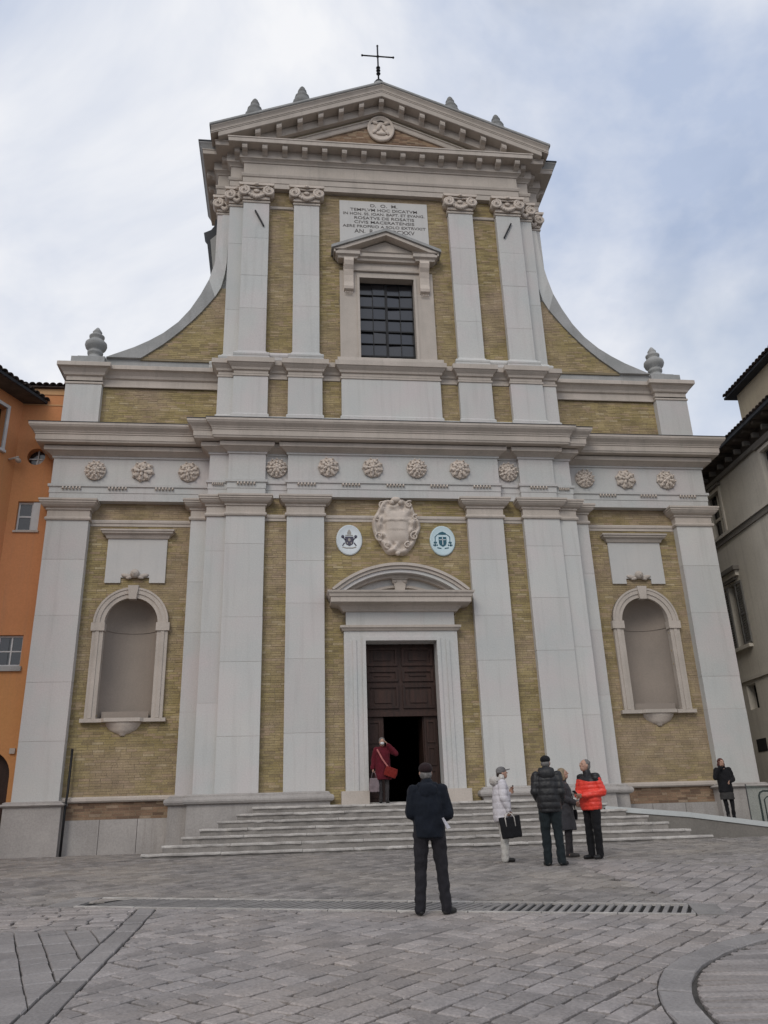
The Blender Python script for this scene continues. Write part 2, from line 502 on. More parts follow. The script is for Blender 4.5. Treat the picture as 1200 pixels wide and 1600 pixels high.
def paver(poly, m='paver', gap=0.010, lift=0.0):
    if len(poly) < 3 or area(poly) < 0.0012: return
    h = random.uniform(-0.006, 0.006) + lift
    tx, ty = random.gauss(0, 0.014), random.gauss(0, 0.014)
    cx = sum(p[0] for p in poly) / len(poly); cy = sum(p[1] for p in poly) / len(poly)
    o1 = shrink(poly, gap); o2 = shrink(poly, gap + min(0.011, 0.09 * math.sqrt(area(poly))))
    f = lambda p, dz: (p[0], p[1], zg(p[1]) + h + dz + tx * (p[0] - cx) + ty * (p[1] - cy))
    n = len(poly)
    vs = [f(p, -0.05) for p in o1] + [f(p, -0.010) for p in o1] + [f(p, 0) for p in o2]
    fs = [tuple(range(2 * n, 3 * n))]
    for i in range(n):
        j = (i + 1) % n
        fs += [(i, j, n + j, n + i), (n + i, n + j, 2 * n + j, 2 * n + i)]
    PAVERS.append((cx, cy, MB().add(vs, fs), m))
def field(x0, x1, y0, y1, ang, rw, ln, keep, clips, m, push=None, jit=0.55, gap=0.0105):
    ca, sa = math.cos(ang), math.sin(ang)
    ctr = ((x0 + x1) / 2, (y0 + y1) / 2)
    rad = math.hypot(x1 - x0, y1 - y0) / 2 + 1
    v = -rad
    while v < rad:
        wrow = rw * random.uniform(0.82, 1.2)
        u = -rad - random.random() * ln
        while u < rad:
            l = ln * random.uniform(0.55, 1.45)
            j = lambda: random.uniform(-1, 1) * 0.012 * jit * 4
            g1, g2 = gap * 1.25, gap * .95
            q = [(u + g2 + j(), v + g1 + j() * .4), (u + l - g2 + j(), v + g1 + j() * .4), (u + l - g2 + j(), v + wrow - g1 + j() * .4), (u + g2 + j(), v + wrow - g1 + j() * .4)]
            q = [(ctr[0] + a * ca - b * sa, ctr[1] + a * sa + b * ca) for a, b in q]
            u += l
            cx = sum(p[0] for p in q) / 4; cy = sum(p[1] for p in q) / 4
            if not (x0 - .3 < cx < x1 + .3 and y0 - .3 < cy < y1 + .3) or not keep(cx, cy): continue
            for c in clips: q = clip_half(q, *c)
            if push and len(q) > 2: q = push(q)
            paver(q, m, .002)
        v += wrow
# the slotted drain runs from (-5.8,-9.4) to (1.75,-11.95)
DA, DB = Vector((-5.85, -9.42)), Vector((1.78, -11.93))
DD = (DB - DA).normalized(); DN = Vector((-DD.y, DD.x))
if DN.y < 0: DN = -DN
DW = 0.34
dc = DN.dot(DA)
CC, CR = Vector((3.06, -16.82)), 3.56
def cut_circle(q):                        # trim a stone along the kerb circle
    cx = sum(p[0] for p in q) / len(q) - CC.x; cy = sum(p[1] for p in q) / len(q) - CC.y
    l = math.hypot(cx, cy)
    if l > CR + 0.6: return q
    return clip_half(q, cx / l, cy / l, (CC.x * cx + CC.y * cy) / l + CR + 0.002)
near = (-DN.x, -DN.y, -(dc - DW - 0.07))   # camera side of the drain
far = (DN.x, DN.y, dc + DW + 0.07)
# main field laid at 45 degrees
field(-4.8, 9, -20, -8.5, R(45), 0.205, 0.265, lambda x, y: math.hypot(x - CC.x, y - CC.y) > CR - .25 and x > -5.0 and DN.dot(Vector((x, y))) < dc - DW + .25 and not (x > 2.05 and y > -13.75), [(1, 0, -4.80), near], 'paver', cut_circle)
# right-hand field of long courses
field(1.9, 12, -13.9, -7.0, R(48), 0.24, 0.36, lambda x, y: math.hypot(x - CC.x, y - CC.y) > CR - .25 and x > 1.75 and y > -13.6, [(1, 0, 1.92)], 'paver', cut_circle)
# straight band
y = -20.0
while y < -9.75:
    l = random.uniform(0.45, 0.75)
    paver(clip_half([(-5.06, y), (-4.82, y), (-4.82, y + l), (-5.06, y + l)], *near), 'paver_band')
    y += l
# left field of slanting strips, then diagonal setts behind it
field(-12, -5.07, -20, -11.5, R(-71.5), 0.25, 0.42, lambda x, y: y < -11.3, [(-1, 0, 5.08), (0, -1, 11.5)], 'paver_band', None, 0.3, 0.0042)
field(-12, -5.07, -11.5, -9.3, R(-4), 0.17, 0.34, lambda x, y: True, [(-1, 0, 5.08), (0, 1, -11.48), (0, -1, 9.42), near], 'paver')
# circular kerb and its striped inner field
n = 34
for k in range(n):
    a0 = R(40) + 2 * math.pi * k / n; a1 = R(40) + 2 * math.pi * (k + 1) / n
    pt = lambda r, a: (CC.x + r * math.cos(a), CC.y + r * math.sin(a))
    am = (a0 + a1) / 2
    paver([pt(CR - .26, a0), pt(CR, a0), pt(CR, am), pt(CR, a1), pt(CR - .26, a1), pt(CR - .26, am)], 'paver_band', 0.005)
v = -3.3
while v < 3.28:
    wd = random.uniform(0.075, 0.12)
    hw = math.sqrt(max(0.01, 3.27 ** 2 - max(abs(v), abs(v + wd)) ** 2))
    u = -hw
    while u < hw - 0.05:
        l = min(random.uniform(0.5, 1.1), hw - u)
        ca, sa = math.cos(R(-6)), math.sin(R(-6))
        paver([(CC.x + a * ca - b * sa, CC.y + a * sa + b * ca) for a, b in ((u, v), (u + l, v), (u + l, v + wd), (u, v + wd))], 'paver', 0.006)
        u += l
    v += wd
# pavement between drain and steps: smaller worn setts
field(-5.9, 12, -11.9, -2.4, R(45), 0.17, 0.26, lambda x, y: DN.dot(Vector((x, y))) > dc + DW and not (x > 1.9 and (x - 1.9) * 0.74 + y < -6.5 and y < -6.9), [far], 'paver_far', None, 0.3, 0.006)
field(-12, -5.9, -9.4, 0.6, R(38), 0.20, 0.28, lambda x, y: True, [(0, 1, -9.4)], 'paver_far', None, 0.3, 0.006)
# pick the 300 largest on screen as single pavers
def px_size(c):
    d = Vector((c[0], c[1], zg(c[1]))) - CAM
    z = d.dot(fwd)
    if z < 0.3: return 0
    x, yv = d.dot(r2) / z, d.dot(u2) / z
    if abs(x) > 0.475 or abs(yv) > 0.63: return 0
    return area([(p[0], p[1]) for p in c[2].v[:len(c[2].v) // 3]]) * -d.z / z ** 3
PAVERS.sort(key=px_size, reverse=True)
for c in PAVERS[:300]:
    c[2].build('paver', c[3], ground)
for mname in ('paver', 'paver_band', 'paver_far'):
    mb = MB()
    for c in PAVERS[300:]:
        if c[3] == mname: mb.add(c[2].v, c[2].f)
    o = mb.build('small_setts' if mname == 'paver_far' else 'pavers', mname, ground)
    o['kind'] = 'stuff'

# drain
drain = thing('drain_channel', 'long slotted stone drain channel crossing the piazza behind the man in the dark jacket', 'drain', (DA.x, DA.y, zg(DA.y)))
def dpt(s, t):
    p = DA + DD * s + DN * t
    return (p.x, p.y)
LEN = (DB - DA).length
def slabz(poly, dz0, dz1):
    n = len(poly)
    vs = [(x, y, zg(y) + dz0) for x, y in poly] + [(x, y, zg(y) + dz1) for x, y in poly]
    return MB().add(vs, [tuple(range(n))[::-1], tuple(range(n, 2 * n))] + [(i, (i + 1) % n, (i + 1) % n + n, i + n) for i in range(n)])
world_child(slabz([dpt(0, -DW - .05), dpt(LEN, -DW - .05), dpt(LEN, DW + .05), dpt(0, DW + .05)], -0.03, -0.022).build('channel_bed', 'dark_pit'), drain)
for s0, s1 in ((-.42, -.01), (LEN + .01, LEN + .34)):
    world_child(slabz([dpt(s0, -DW - .06), dpt(s1, -DW - .06), dpt(s1, DW + .06), dpt(s0, DW + .06)], -0.04, 0.004).build('end_stone', 'grate'), drain)
ns = 9
for i in range(ns):
    s0, s1 = LEN * i / ns + .006, LEN * (i + 1) / ns - .006
    for t0, t1 in ((-DW - .06, -DW), (DW, DW + .06)):
        world_child(slabz([dpt(s0, t0), dpt(s1, t0), dpt(s1, t1), dpt(s0, t1)], -0.02, 0.006 + random.uniform(0, .005)).build('kerb_strip', 'step_top'), drain)
    mb = MB()
    nb = 12 if i < 2 else 8
    sl = 0.34 if i < 6 else 0.12
    for k in range(nb):
        a = s0 + (s1 - s0) * k / nb; b = a + (s1 - s0) / nb * 0.5
        poly = [dpt(max(s0, min(s1, a - sl)), -DW + .01), dpt(max(s0, min(s1, b - sl)), -DW + .01), dpt(max(s0, min(s1, b + sl)), DW - .01), dpt(max(s0, min(s1, a + sl)), DW - .01)]
        # lean so that the bars follow the 45 degree paving
        poly = [dpt(a + sl * .5, -DW + .01), dpt(b + sl * .5, -DW + .01), dpt(b + sl * 1.5, DW - .01), dpt(a + sl * 1.5, DW - .01)]
        mb2 = slabz(poly, -0.02, 0.001 + random.uniform(-.003, .003))
        mb.add(mb2.v, mb2.f)
    world_child(mb.build('grate', 'grate'), drain)

# ------------------------------------------------------------------ church
ch = thing('church', 'tall baroque church front of pale stone pilasters and yellow brick with open dark doorway', 'church')
def sym(path):                            # mirror a left-half plan path to the right half
    return path + [(-x, y) for x, y in reversed(path)]
def rev(path):
    return [(-x, y) for x, y in reversed(path)]

# --- brick walls
YC, YS, YU = 0.20, 0.78, 0.34             # wall faces: centre bay, side bays, upper storey
def wall_piece(boxes, m='brick_mortar', name='brick_wall'):
    mb = MB()
    for b in boxes: mb.box(*b)
    return mb.build(name, m, ch)
wall_piece([(-5.5, -1.2, YC, 1.2, 0.0, 12.0), (1.2, 5.5, YC, 1.2, 0.0, 12.0), (-1.2, 1.2, YC, 1.2, 5.6, 12.0)])
wall_piece([(-5.3, 5.3, YC + .0, 1.2, 12.0, 14.3)])
wall_piece([(-4.84, -1.1, YU, 1.3, 14.3, 21.3), (1.1, 4.84, YU, 1.3, 14.3, 21.3), (-1.1, 1.1, YU, 1.3, 17.9, 21.3), (-1.1, 1.1, YU, 1.3, 14.3, 14.5)])
def arch_wall(x0, x1, z0, z1, cx, r, zb, zs, y0, y1):
    mb = MB()
    mb.box(x0, cx - r, y0, y1, z0, z1)
    mb.box(cx + r, x1, y0, y1, z0, z1)
    mb.box(cx - r, cx + r, y0, y1, z0, zb)
    n = 20
    for k in range(n):
        a0, a1 = math.pi * k / n, math.pi * (k + 1) / n
        xa, xb = cx + r * math.cos(a0), cx + r * math.cos(a1)
        mb.prism([(xa, zs + r * math.sin(a0)), (xb, zs + r * math.sin(a1)), (xb, z1), (xa, z1)], y0, y1)
    return mb
NX, NR, NZB, NZS = 7.52, 0.745, 3.46, 6.03
for s in (-1, 1):
    arch_wall(min(s * 10.0, s * 5.4), max(s * 10.0, s * 5.4), 1.33, 12.0, s * NX, NR, NZB, NZS, YS, 1.4).build('brick_wall', 'brick_mortar', ch)
    mb = MB().box(min(s * 8.9, s * 5.6), max(s * 8.9, s * 5.6), YS + .02, 1.3, 0.91, 1.33)
    mb.build('brick_strip', 'brick_mortar', ch)
    # stone slabs at the foot of the side bay
    xs = [5.9, 6.95, 7.9, 8.9]
    for i in range(3):
        MB().box(min(s * xs[i], s * xs[i + 1]) + .006, max(s * xs[i], s * xs[i + 1]) - .006, YS - .06 - .006 * i, 1.2, -0.1, 0.91).build('plinth_slab', 'base_stone', ch)
    MB().sweep([(0, 1.33), (.06, 1.335), (.09, 1.37), (.09, 1.43), (.05, 1.46), (0, 1.48)], [(s * 8.95 if s < 0 else 5.9, YS), (-5.9 if s < 0 else 8.95, YS)]).build('base_moulding', 'trim', ch)
    # attic wall with curved wing wall above
    MB().box(min(s * 9.0, s * 5.3), max(s * 9.0, s * 5.3), YS, 1.3, 12.0, 14.3).build('attic_wall', 'brick_mortar', ch)

# --- pilasters: core, separate ashlar blocks, capital
def pilaster(x0, x1, yf, yb, z0, z1, joints, label=None):
    p = MB().box(x0 + .008, x1 - .008, yf + .006, yb, z0, z1).build('pilaster', 'trim', ch)
    zs = [z0] + joints + [z1]
    for i in range(len(zs) - 1):
        e = random.uniform(-.002, .003)
        MB().box(x0 - e, x1 + e, yf - e, yb - .01, zs[i] + .0035, zs[i + 1] - .0035).build('stone_block', 'stone', p)
    return p
def joints(z0, z1, n):
    h = (z1 - z0) / n
    return [z0 + h * (i + random.uniform(-.22, .22)) for i in range(1, n)]
Z0, ZN = 1.43, 9.70
for s in (-1, 1):
    q = lambda a, b: (min(s * a, s * b), max(s * a, s * b))
    pilaster(*q(2.14, 3.225), 0.0, YC + .05, Z0, ZN, joints(Z0, ZN, 5))
    pilaster(*q(3.86, 4.97), 0.0, YC + .05, Z0, ZN, joints(Z0, ZN, 5))
    pilaster(*q(4.97, 5.53), 0.10, YC + .5, Z0, ZN, joints(Z0, ZN, 4))
    pilaster(*q(5.53, 6.01), 0.42, YS + .05, Z0, ZN, joints(Z0, ZN, 4))
    pilaster(*q(8.92, 10.09), 0.52, YS + .5, 1.38, ZN, joints(1.4, ZN, 5))
CAPP = [(0, 9.05), (.045, 9.06), (.06, 9.10), (.045, 9.15), (.012, 9.17), (.012, 9.36), (.05, 9.37), (.05, 9.42), (.07, 9.43), (.12, 9.45), (.17, 9.50), (.19, 9.54), (.21, 9.55), (.21, 9.60), (.235, 9.61), (.235, 9.665), (.0, 9.67)]
grp = [(-6.01, YS), (-6.01, .42), (-5.53, .42), (-5.53, .10), (-4.97, .10), (-4.97, 0), (-3.86, 0), (-3.86, YC)]
for path in (grp, rev(grp), [(-3.225, YC), (-3.225, 0), (-2.14, 0), (-2.14, YC)], [(2.14, YC), (2.14, 0), (3.225, 0), (3.225, YC)],
             [(-10.09, 1.4), (-10.09, .52), (-8.92, .52), (-8.92, YS)], [(8.92, YS), (8.92, .52), (10.09, .52), (10.09, 1.4)]):
    MB().sweep(CAPP, path).build('capital', 'trim', ch)
# string courses across the brick at necking height
STR = [(0, 8.96), (.03, 8.965), (.03, 9.04), (.055, 9.06), (.06, 9.12), (.04, 9.16), (0, 9.17)]
for a, b, y in ((-3.86, -3.225, YC), (-2.14, 2.14, YC), (3.225, 3.86, YC), (-8.92, -6.01, YS), (6.01, 8.92, YS)):
    MB().sweep(STR, [(a, y), (b, y)]).build('string_course', 'trim', ch)
# bases
BASE = [(.06, -.2), (.06, 1.17), (.09, 1.18), (.14, 1.20), (.165, 1.25), (.165, 1.29), (.14, 1.34), (.09, 1.36), (.06, 1.37), (.06, 1.40), (.02, 1.43), (-.2, 1.435)]
bl = [(-6.09, 1.0), (-6.09, .36), (-5.58, .36), (-5.58, 0.0), (-2.08, 0.0), (-2.08, .4)]
for path in (bl, rev(bl)):
    MB().sweep(BASE, path).build('pilaster_base', 'base_stone', ch)
bo = [(-10.2, 2.0), (-10.2, .47), (-8.86, .47), (-8.86, 1.0)]
BASE2 = [(.04, -.2), (.04, 1.24), (.10, 1.26), (.13, 1.29), (.10, 1.325), (.06, 1.335), (.06, 1.36), (.0, 1.385), (-.3, 1.39)]
for path in (bo, rev(bo)):
    MB().sweep(BASE2, path).build('pilaster_base', 'base_stone', ch)

# --- main entablature
half = [(-10.12, 3.0), (-10.12, .54), (-5.53, .54), (-5.53, .10), (-4.97, .10), (-4.97, 0), (-3.86, 0), (-3.86, .15), (-3.22, .15), (-3.22, 0)]
full = sym(half)
solid = sym([(-10.12, 3.0), (-10.12, .54), (-5.53, .54), (-5.53, .10), (-4.97, .10), (-4.97, 0)])
MB().sweep([(-.6, 9.68), (0, 9.68), (0, 9.92), (.015, 9.925), (.015, 10.10), (.055, 10.115), (.06, 10.19), (0, 10.20)], full).build('architrave', 'stone', ch)
MB().sweep([(-.01, 10.195), (-.01, 11.03), (.03, 11.04), (.035, 11.09), (-.4, 11.1)], full).build('frieze', 'stone', ch)
MB().sweep([(-.3, 11.07), (.04, 11.095), (.07, 11.12), (.14, 11.16), (.20, 11.20), (.24, 11.205), (.25, 11.33), (-.3, 11.40)], full).build('bed_moulding', 'trim', ch)
MB().sweep([(-.4, 11.38), (.28, 11.36), (.42, 11.375), (.44, 11.43), (.455, 11.435), (.46, 11.60), (.48, 11.61), (.485, 11.65), (.50, 11.66), (.52, 11.70), (.57, 11.75), (.61, 11.79), (.63, 11.83), (.64, 11.84), (.64, 11.92), (.60, 11.935), (-.6, 12.08)], solid).build('cornice', 'trim', ch)
# rosettes
def rosette_mesh(n_out, n_in, s_out, tilt):
    mb = MB()
    mb.lathe([(.0, 0), (.28, 0), (.285, .02), (.26, .035), (.1, .03)], (0, 0, 0), 20, 'y')
    for ring, nn, rr, sz in ((0, n_out, .205, s_out), (1, n_in, .115, .07)):
        for k in range(nn):
            a = 2 * math.pi * (k + .5 * ring) / nn
            c = (rr * math.cos(a), -.045 - .035 * ring, rr * math.sin(a))
            rot = Matrix.Rotation(-a, 3, 'Y') @ Matrix.Rotation(R(tilt), 3, 'Z')
            mb.ell(c, (sz * 1.25, .035, sz * .72), 8, 6, rot)
            c2 = (rr * 1.28 * math.cos(a), -.085 - .035 * ring, rr * 1.28 * math.sin(a))
            mb.ell(c2, (.03, .025, .03), 6, 4)
    mb.ell((0, -.11, 0), (.062, .05, .062), 10, 8)
    return mb.mesh('rosette', 'carved')
RMS = [rosette_mesh(9, 6, .088, 28), rosette_mesh(12, 7, .072, 38), rosette_mesh(8, 5, .1, 18)]
for x, y in [(-8.87, .53), (-7.51, .53), (-6.16, .53), (6.13, .53), (7.48, .53), (8.83, .53), (-3.54, .14), (3.54, .14), (-2.0, -.01), (-.67, -.01), (.67, -.01), (2.0, -.01)]:
    o = obj('rosette', random.choice(RMS), ch)
    o.location = (x, y, 10.63)
    o.rotation_euler = (0, random.random() * 6, 0)
    o.scale = (1.08, 1.15, 1.08)
gmb = MB()
for k in range(6):
    gmb.lathe([(.035, -.045), (.02, .03)], (-.24 + .096 * k, -.035, 0), 8)
gmesh = gmb.mesh('guttae', 'carved')
for x, y in [(-9.5, .54), (-8.19, .54), (-6.84, .54), (6.81, .54), (8.15, .54), (9.45, .54), (-4.42, 0), (4.42, 0), (-2.65, 0), (-1.33, 0), (0, 0), (1.33, 0), (2.65, 0), (-5.25, .1), (5.25, .1)]:
    o = obj('guttae', gmesh, ch)
    o.location = (x, y - .02, 10.075)
    if abs(x) == 5.25: o.scale = (.6, 1, 1)

# --- attic: pedestals, panel, side piers
ZA0, ZA1 = 12.02, 13.80
def pedestal(x0, x1, yf, name='attic_pedestal'):
    MB().box(x0, x1, yf, 1.0, ZA0 - .2, ZA1).build(name, 'stone', ch)
pedestal(-1.575, 1.575, 0.0, 'attic_panel')
for s in (-1, 1):
    q = lambda a, b: (min(s * a, s * b), max(s * a, s * b))
    pedestal(*q(2.175, 3.24), 0.0); pedestal(*q(3.86, 4.92), 0.0); pedestal(*q(4.92, 5.40), 0.12)
    MB().box(*q(8.97, 10.05), .55, 1.9, ZA0 - .2, 13.70).build('attic_pier', 'stone', ch)
ah = [(-5.40, 1.4), (-5.40, .12), (-4.92, .12), (-4.92, 0), (-3.86, 0), (-3.86, YC - .012), (-3.24, YC - .012), (-3.24, 0), (-2.175, 0), (-2.175, YC - .012), (-1.575, YC - .012), (-1.575, 0)]
MB().sweep([(0, 12.0), (.045, 12.02), (.045, 12.36), (0, 12.41)], sym(ah)).build('attic_base', 'stone', ch)
MB().sweep([(0, 13.70), (.03, 13.71), (.03, 13.77), (0, 13.79), (0, 13.90), (.05, 13.92), (.07, 13.99), (.14, 14.06), (.17, 14.10), (.20, 14.11), (.20, 14.27), (.17, 14.29), (-.6, 14.40)], sym(ah)).build('attic_cornice', 'trim', ch)
sa = [(-10.05, 1.9), (-10.05, .55), (-8.97, .55), (-8.97, YS - .06), (-5.3, YS - .06)]
SAC = [(0, 13.57), (.03, 13.58), (.03, 13.64), (0, 13.66), (0, 13.84), (.06, 13.87), (.09, 13.95), (.17, 14.05), (.20, 14.07), (.26, 14.09), (.26, 14.22), (.22, 14.25), (-.5, 14.33)]
SAB = [(0, 12.0), (.05, 12.02), (.05, 12.20), (0, 12.25)]
for path in (sa, rev(sa)):
    MB().sweep(SAC, path).build('attic_cornice', 'trim', ch)
    MB().sweep(SAB, path).build('attic_base', 'stone', ch)
for s in (-1, 1):
    q = lambda a, b: (min(s * a, s * b), max(s * a, s * b))
    MB().box(*q(8.98, 10.0), .6, 1.85, 14.25, 14.60).build('urn_plinth', 'trim_grey', ch)
    MB().box(*q(5.3, 8.985), YS - .07, 1.25, 14.25, 14.62).build('wing_base', 'trim_grey', ch)
    # urn
    cx = s * 9.43
    u = MB().lathe([(.40, 0), (.40, .13), (.32, .14), (.27, .20), (.20, .28), (.185, .36), (.24, .40), (.245, .47), (.20, .51), (.22, .55), (.31, .62), (.345, .72), (.335, .80), (.26, .88), (.20, .91), (.185, .97), (.235, 1.02), (.24, 1.07), (.17, 1.12), (.13, 1.18), (.15, 1.23), (.10, 1.31), (.04, 1.40), (.0, 1.42)], (cx, 1.15, 14.60), 24).build('urn', 'trim_grey', ch)
    MB().box(cx - .42, cx + .42, .74, 1.56, 14.595, 14.70).build('plinth', 'trim_grey', u)
    # curved wing: stone band and brick web
    outer = [(8.95, 14.60), (8.56, 14.78), (8.11, 14.99), (7.67, 15.25), (7.25, 15.55), (6.80, 15.99), (6.45, 16.49), (6.15, 17.08), (5.90, 17.70), (5.76, 18.31), (5.67, 18.80), (5.60, 19.6), (5.56, 20.4)]
    inner = [(7.88, 14.60), (7.51, 14.90), (7.25, 15.11), (6.95, 15.40), (6.66, 15.71), (6.36, 16.06), (6.08, 16.42), (5.88, 16.72), (5.68, 17.02), (5.50, 17.4), (5.4, 17.9), (5.35, 18.4), (5.3, 20.4)]
    for i in range(len(outer) - 1):
        a, b, c, d = outer[i], outer[i + 1], inner[i + 1], inner[i]
        MB().prism([(s * a[0], a[1]), (s * b[0], b[1]), (s * c[0], c[1]), (s * d[0], d[1])], .60, 1.45).build('wing_band_stone', 'trim_grey' if i < 8 else 'stone', ch)
    MB().prism([(s * 5.25, 14.55)] + [(s * x, z) for x, z in [(7.9, 14.55)] + inner[:10]] + [(s * 5.25, 17.4)], .66, 1.3).build('wing_wall', 'brick_mortar', ch)

# --- upper storey
ZU0, ZU1 = 14.68, 21.25
for s in (-1, 1):
    q = lambda a, b: (min(s * a, s * b), max(s * a, s * b))
    pilaster(*q(2.26, 3.12), .12, YU + .03, ZU0, ZU1, joints(ZU0, 20.6, 4) + [20.6])
    pilaster(*q(3.965, 4.83), .12, YU + .03, ZU0, ZU1, joints(ZU0, 20.6, 4) + [20.6])
    pilaster(*q(4.83, 5.31), .36, 1.2, ZU0, ZU1, joints(ZU0, 20.6, 3) + [20.6])
    pilaster(*q(5.27, 5.76), .80, 2.0, ZU0, ZU1, joints(ZU0, 20.6, 3) + [20.6])
    # thin astragal at the necking
    up_ = [(-5.76, 2), (-5.76, .80), (-5.31, .80), (-5.31, .36), (-4.83, .36), (-4.83, .12), (-3.965, .12), (-3.965, YU), (-3.12, YU), (-3.12, .12), (-2.26, .12), (-2.26, YU)]
    path = up_ if s < 0 else rev(up_)
    MB().sweep([(0, 20.56), (.03, 20.57), (.04, 20.60), (.03, 20.635), (0, 20.645)], path).build('necking', 'trim', ch)
    ub = [(-5.62, 2), (-5.62, .75), (-5.31, .75), (-5.31, .36), (-4.83, .36), (-4.83, .12), (-3.965, .12), (-3.965, .2), (-3.12, .2), (-3.12, .12), (-2.26, .12), (-2.26, YU)]
    path = ub if s < 0 else rev(ub)
    MB().sweep([(-.1, 14.33), (.13, 14.335), (.14, 14.42), (.11, 14.45), (.13, 14.48), (.14, 14.53), (.11, 14.58), (.05, 14.60), (.03, 14.66), (0, 14.69), (-.1, 14.70)], path).build('pilaster_base', 'stone', ch)
# ionic capitals
def spiral(cx, cz, sgn, r0, y, turns=1.9):
    pts = []; rad = []
    nn = 26
    for k in range(nn + 1):
        t = k / nn
        a = math.pi / 2 + sgn * turns * 2 * math.pi * t * -1
        r = r0 * (1 - t) ** 0.8 + .012
        pts.append((cx + r * math.cos(a), y - .05 * t, cz + r * math.sin(a)))
        rad.append(.042 * (1 - t) + .016)
    return pts, rad
def ionic(w, mirror_right=True):
    c = MB()
    c.box(-w / 2 - .02, w / 2 + .02, -.06, .25, .0, .56)
    c.prism([(-w / 2 - .14, .50), (w / 2 + .14, .50), (w / 2 + .17, .56), (w / 2 + .17, .60), (-w / 2 - .17, .60), (-w / 2 - .17, .56)], -.19, .25)
    bodym = c.mesh('capital', 'carved')
    v = MB()
    for s in (-1, 1):
        p, r = spiral(s * (w / 2 + .0), .30, -s, .185, -.12)
        v.tube(p, r, 7)
        v.ell((s * (w / 2), -.13, .30), (.15, .05, .15), 12, 8)
        v.tube([(s * (w / 2 + .02), -.10, .30), (s * (w / 2 + .02), .22, .30)], .15, 10)
        v.ell((s * (w / 2), -.20, .30), (.045, .04, .045), 8, 6)
    v.tube([(-w / 2 + .02, -.14, .47), (-w / 4, -.12, .45), (0, -.11, .44), (w / 4, -.12, .45), (w / 2 - .02, -.14, .47)], .035, 7)
    vm_ = v.mesh('volutes', 'carved')
    f = MB()
    nn = 11
    for k in range(nn):
        t = -1 + 2 * k / (nn - 1)
        x = t * (w / 2 - .06); z = .06 + .22 * abs(t) ** 1.6
        f.ell((x + random.uniform(-.01, .01), -.10, z), (.06 + .015 * (1 - abs(t)), .06, .055 + .02 * (1 - abs(t))), 8, 6)
    f.ell((0, -.2, .52), (.07, .06, .06), 8, 6)
    f.ell((0, -.09, .33), (.11, .04, .07), 10, 6)
    fm = f.mesh('festoon', 'carved')
    return bodym, vm_, fm
I1 = ionic(.86); I2 = ionic(.48)
def place_ionic(I, x, y, rz=0):
    o = obj('ionic_capital', I[0], ch)
    o.location = (x, y, 20.68); o.rotation_euler = (0, 0, rz)
    for n_, m_ in (('volutes', I[1]), ('festoon', I[2])):
        obj(n_, m_, o)
for s in (-1, 1):
    place_ionic(I1, s * 2.69, .11); place_ionic(I1, s * 4.40, .11); place_ionic(I2, s * 5.08, .36); place_ionic(I2, s * 5.52, .80)
    # short brick course band between the two pilasters
    MB().sweep([(0, 20.50), (.05, 20.52), (.06, 20.60), (0, 20.64)], [(-3.965, YU), (-3.12, YU)] if s < 0 else [(3.12, YU), (3.965, YU)]).build('string_course', 'trim', ch)
eh = [(-5.80, 4), (-5.80, .82), (-5.33, .82), (-5.33, .38), (-4.87, .38), (-4.87, .15)]
MB().sweep([(-.6, 21.27), (0, 21.27), (0, 21.48), (.02, 21.485), (.02, 21.70), (.05, 21.72), (.075, 21.80), (.075, 21.84), (0, 21.86)], sym(eh)).build('architrave', 'trim', ch)
MB().sweep([(-.6, 21.85), (0, 21.85), (0, 22.34), (-.6, 22.35)], sym(eh)).build('frieze', 'trim', ch)
MB().sweep([(-.6, 22.33), (.03, 22.335), (.05, 22.38), (.12, 22.44), (.15, 22.45), (.15, 22.80), (-.6, 22.82)], sym(eh)).build('bed_moulding', 'trim', ch)
MB().sweep([(-.6, 22.79), (.50, 22.79), (.52, 22.80), (.53, 22.95), (.55, 22.955), (.55, 23.0), (-.6, 23.04)], sym(eh)).build('cornice', 'trim', ch)
# side returns carry the full cyma
for path in ([(-5.80, 4), (-5.80, .82), (-5.33, .82), (-5.33, .5)], [(5.33, .5), (5.33, .82), (5.80, .82), (5.80, 4)]):
    MB().sweep([(-.3, 22.99), (.55, 22.99), (.58, 23.05), (.62, 23.12), (.66, 23.17), (.66, 23.24), (-.3, 23.34)], path).build('cornice_return', 'trim_grey', ch)
for path in ([(-5.80, 4), (-5.80, .82), (-5.33, .82), (-5.33, .5)], [(5.33, .5), (5.33, .82), (5.80, .82), (5.80, 4)]):
    MB().sweep([(.55, 23.232), (.685, 23.222), (.685, 23.27), (.55, 23.285)], path).build('lead_flashing', 'lead', ch)
MB().sweep([(.5, 11.945), (.652, 11.918), (.652, 11.938), (.5, 11.968)], solid).build('lead_flashing', 'lead', ch)
mod = MB()
mod.prism([(-.105, 0), (.105, 0), (.105, -.02), (-.105, -.02)], -.30, .02)
prof = [(.02, -.02), (-.29, -.02), (-.30, -.10), (-.27, -.17), (-.20, -.20), (-.12, -.21), (-.05, -.26), (.02, -.30)]
nn = len(prof)
mod.add([(-.09, y, z) for y, z in prof] + [(.09, y, z) for y, z in prof], [tuple(range(nn)), tuple(range(nn, 2 * nn))[::-1]] + [(i, (i + 1) % nn, (i + 1) % nn + nn, i + nn) for i in range(nn)])
modm = mod.mesh('modillion', 'trim')
for k in range(15):
    o = obj('modillion', modm, ch); o.location = (-4.84 + k * 9.68 / 14, .0, 22.795)
for s in (-1, 1):
    for x, y, rz in ((s * 5.11, .22, 0), (s * 5.57, .66, 0)):
        o = obj('modillion', modm, ch); o.location = (x, y, 22.795)
    for k in range(3):
        o = obj('modillion', modm, ch); o.location = (s * 5.95, 1.2 + .7 * k, 22.795); o.rotation_euler = (0, 0, s * math.pi / 2)
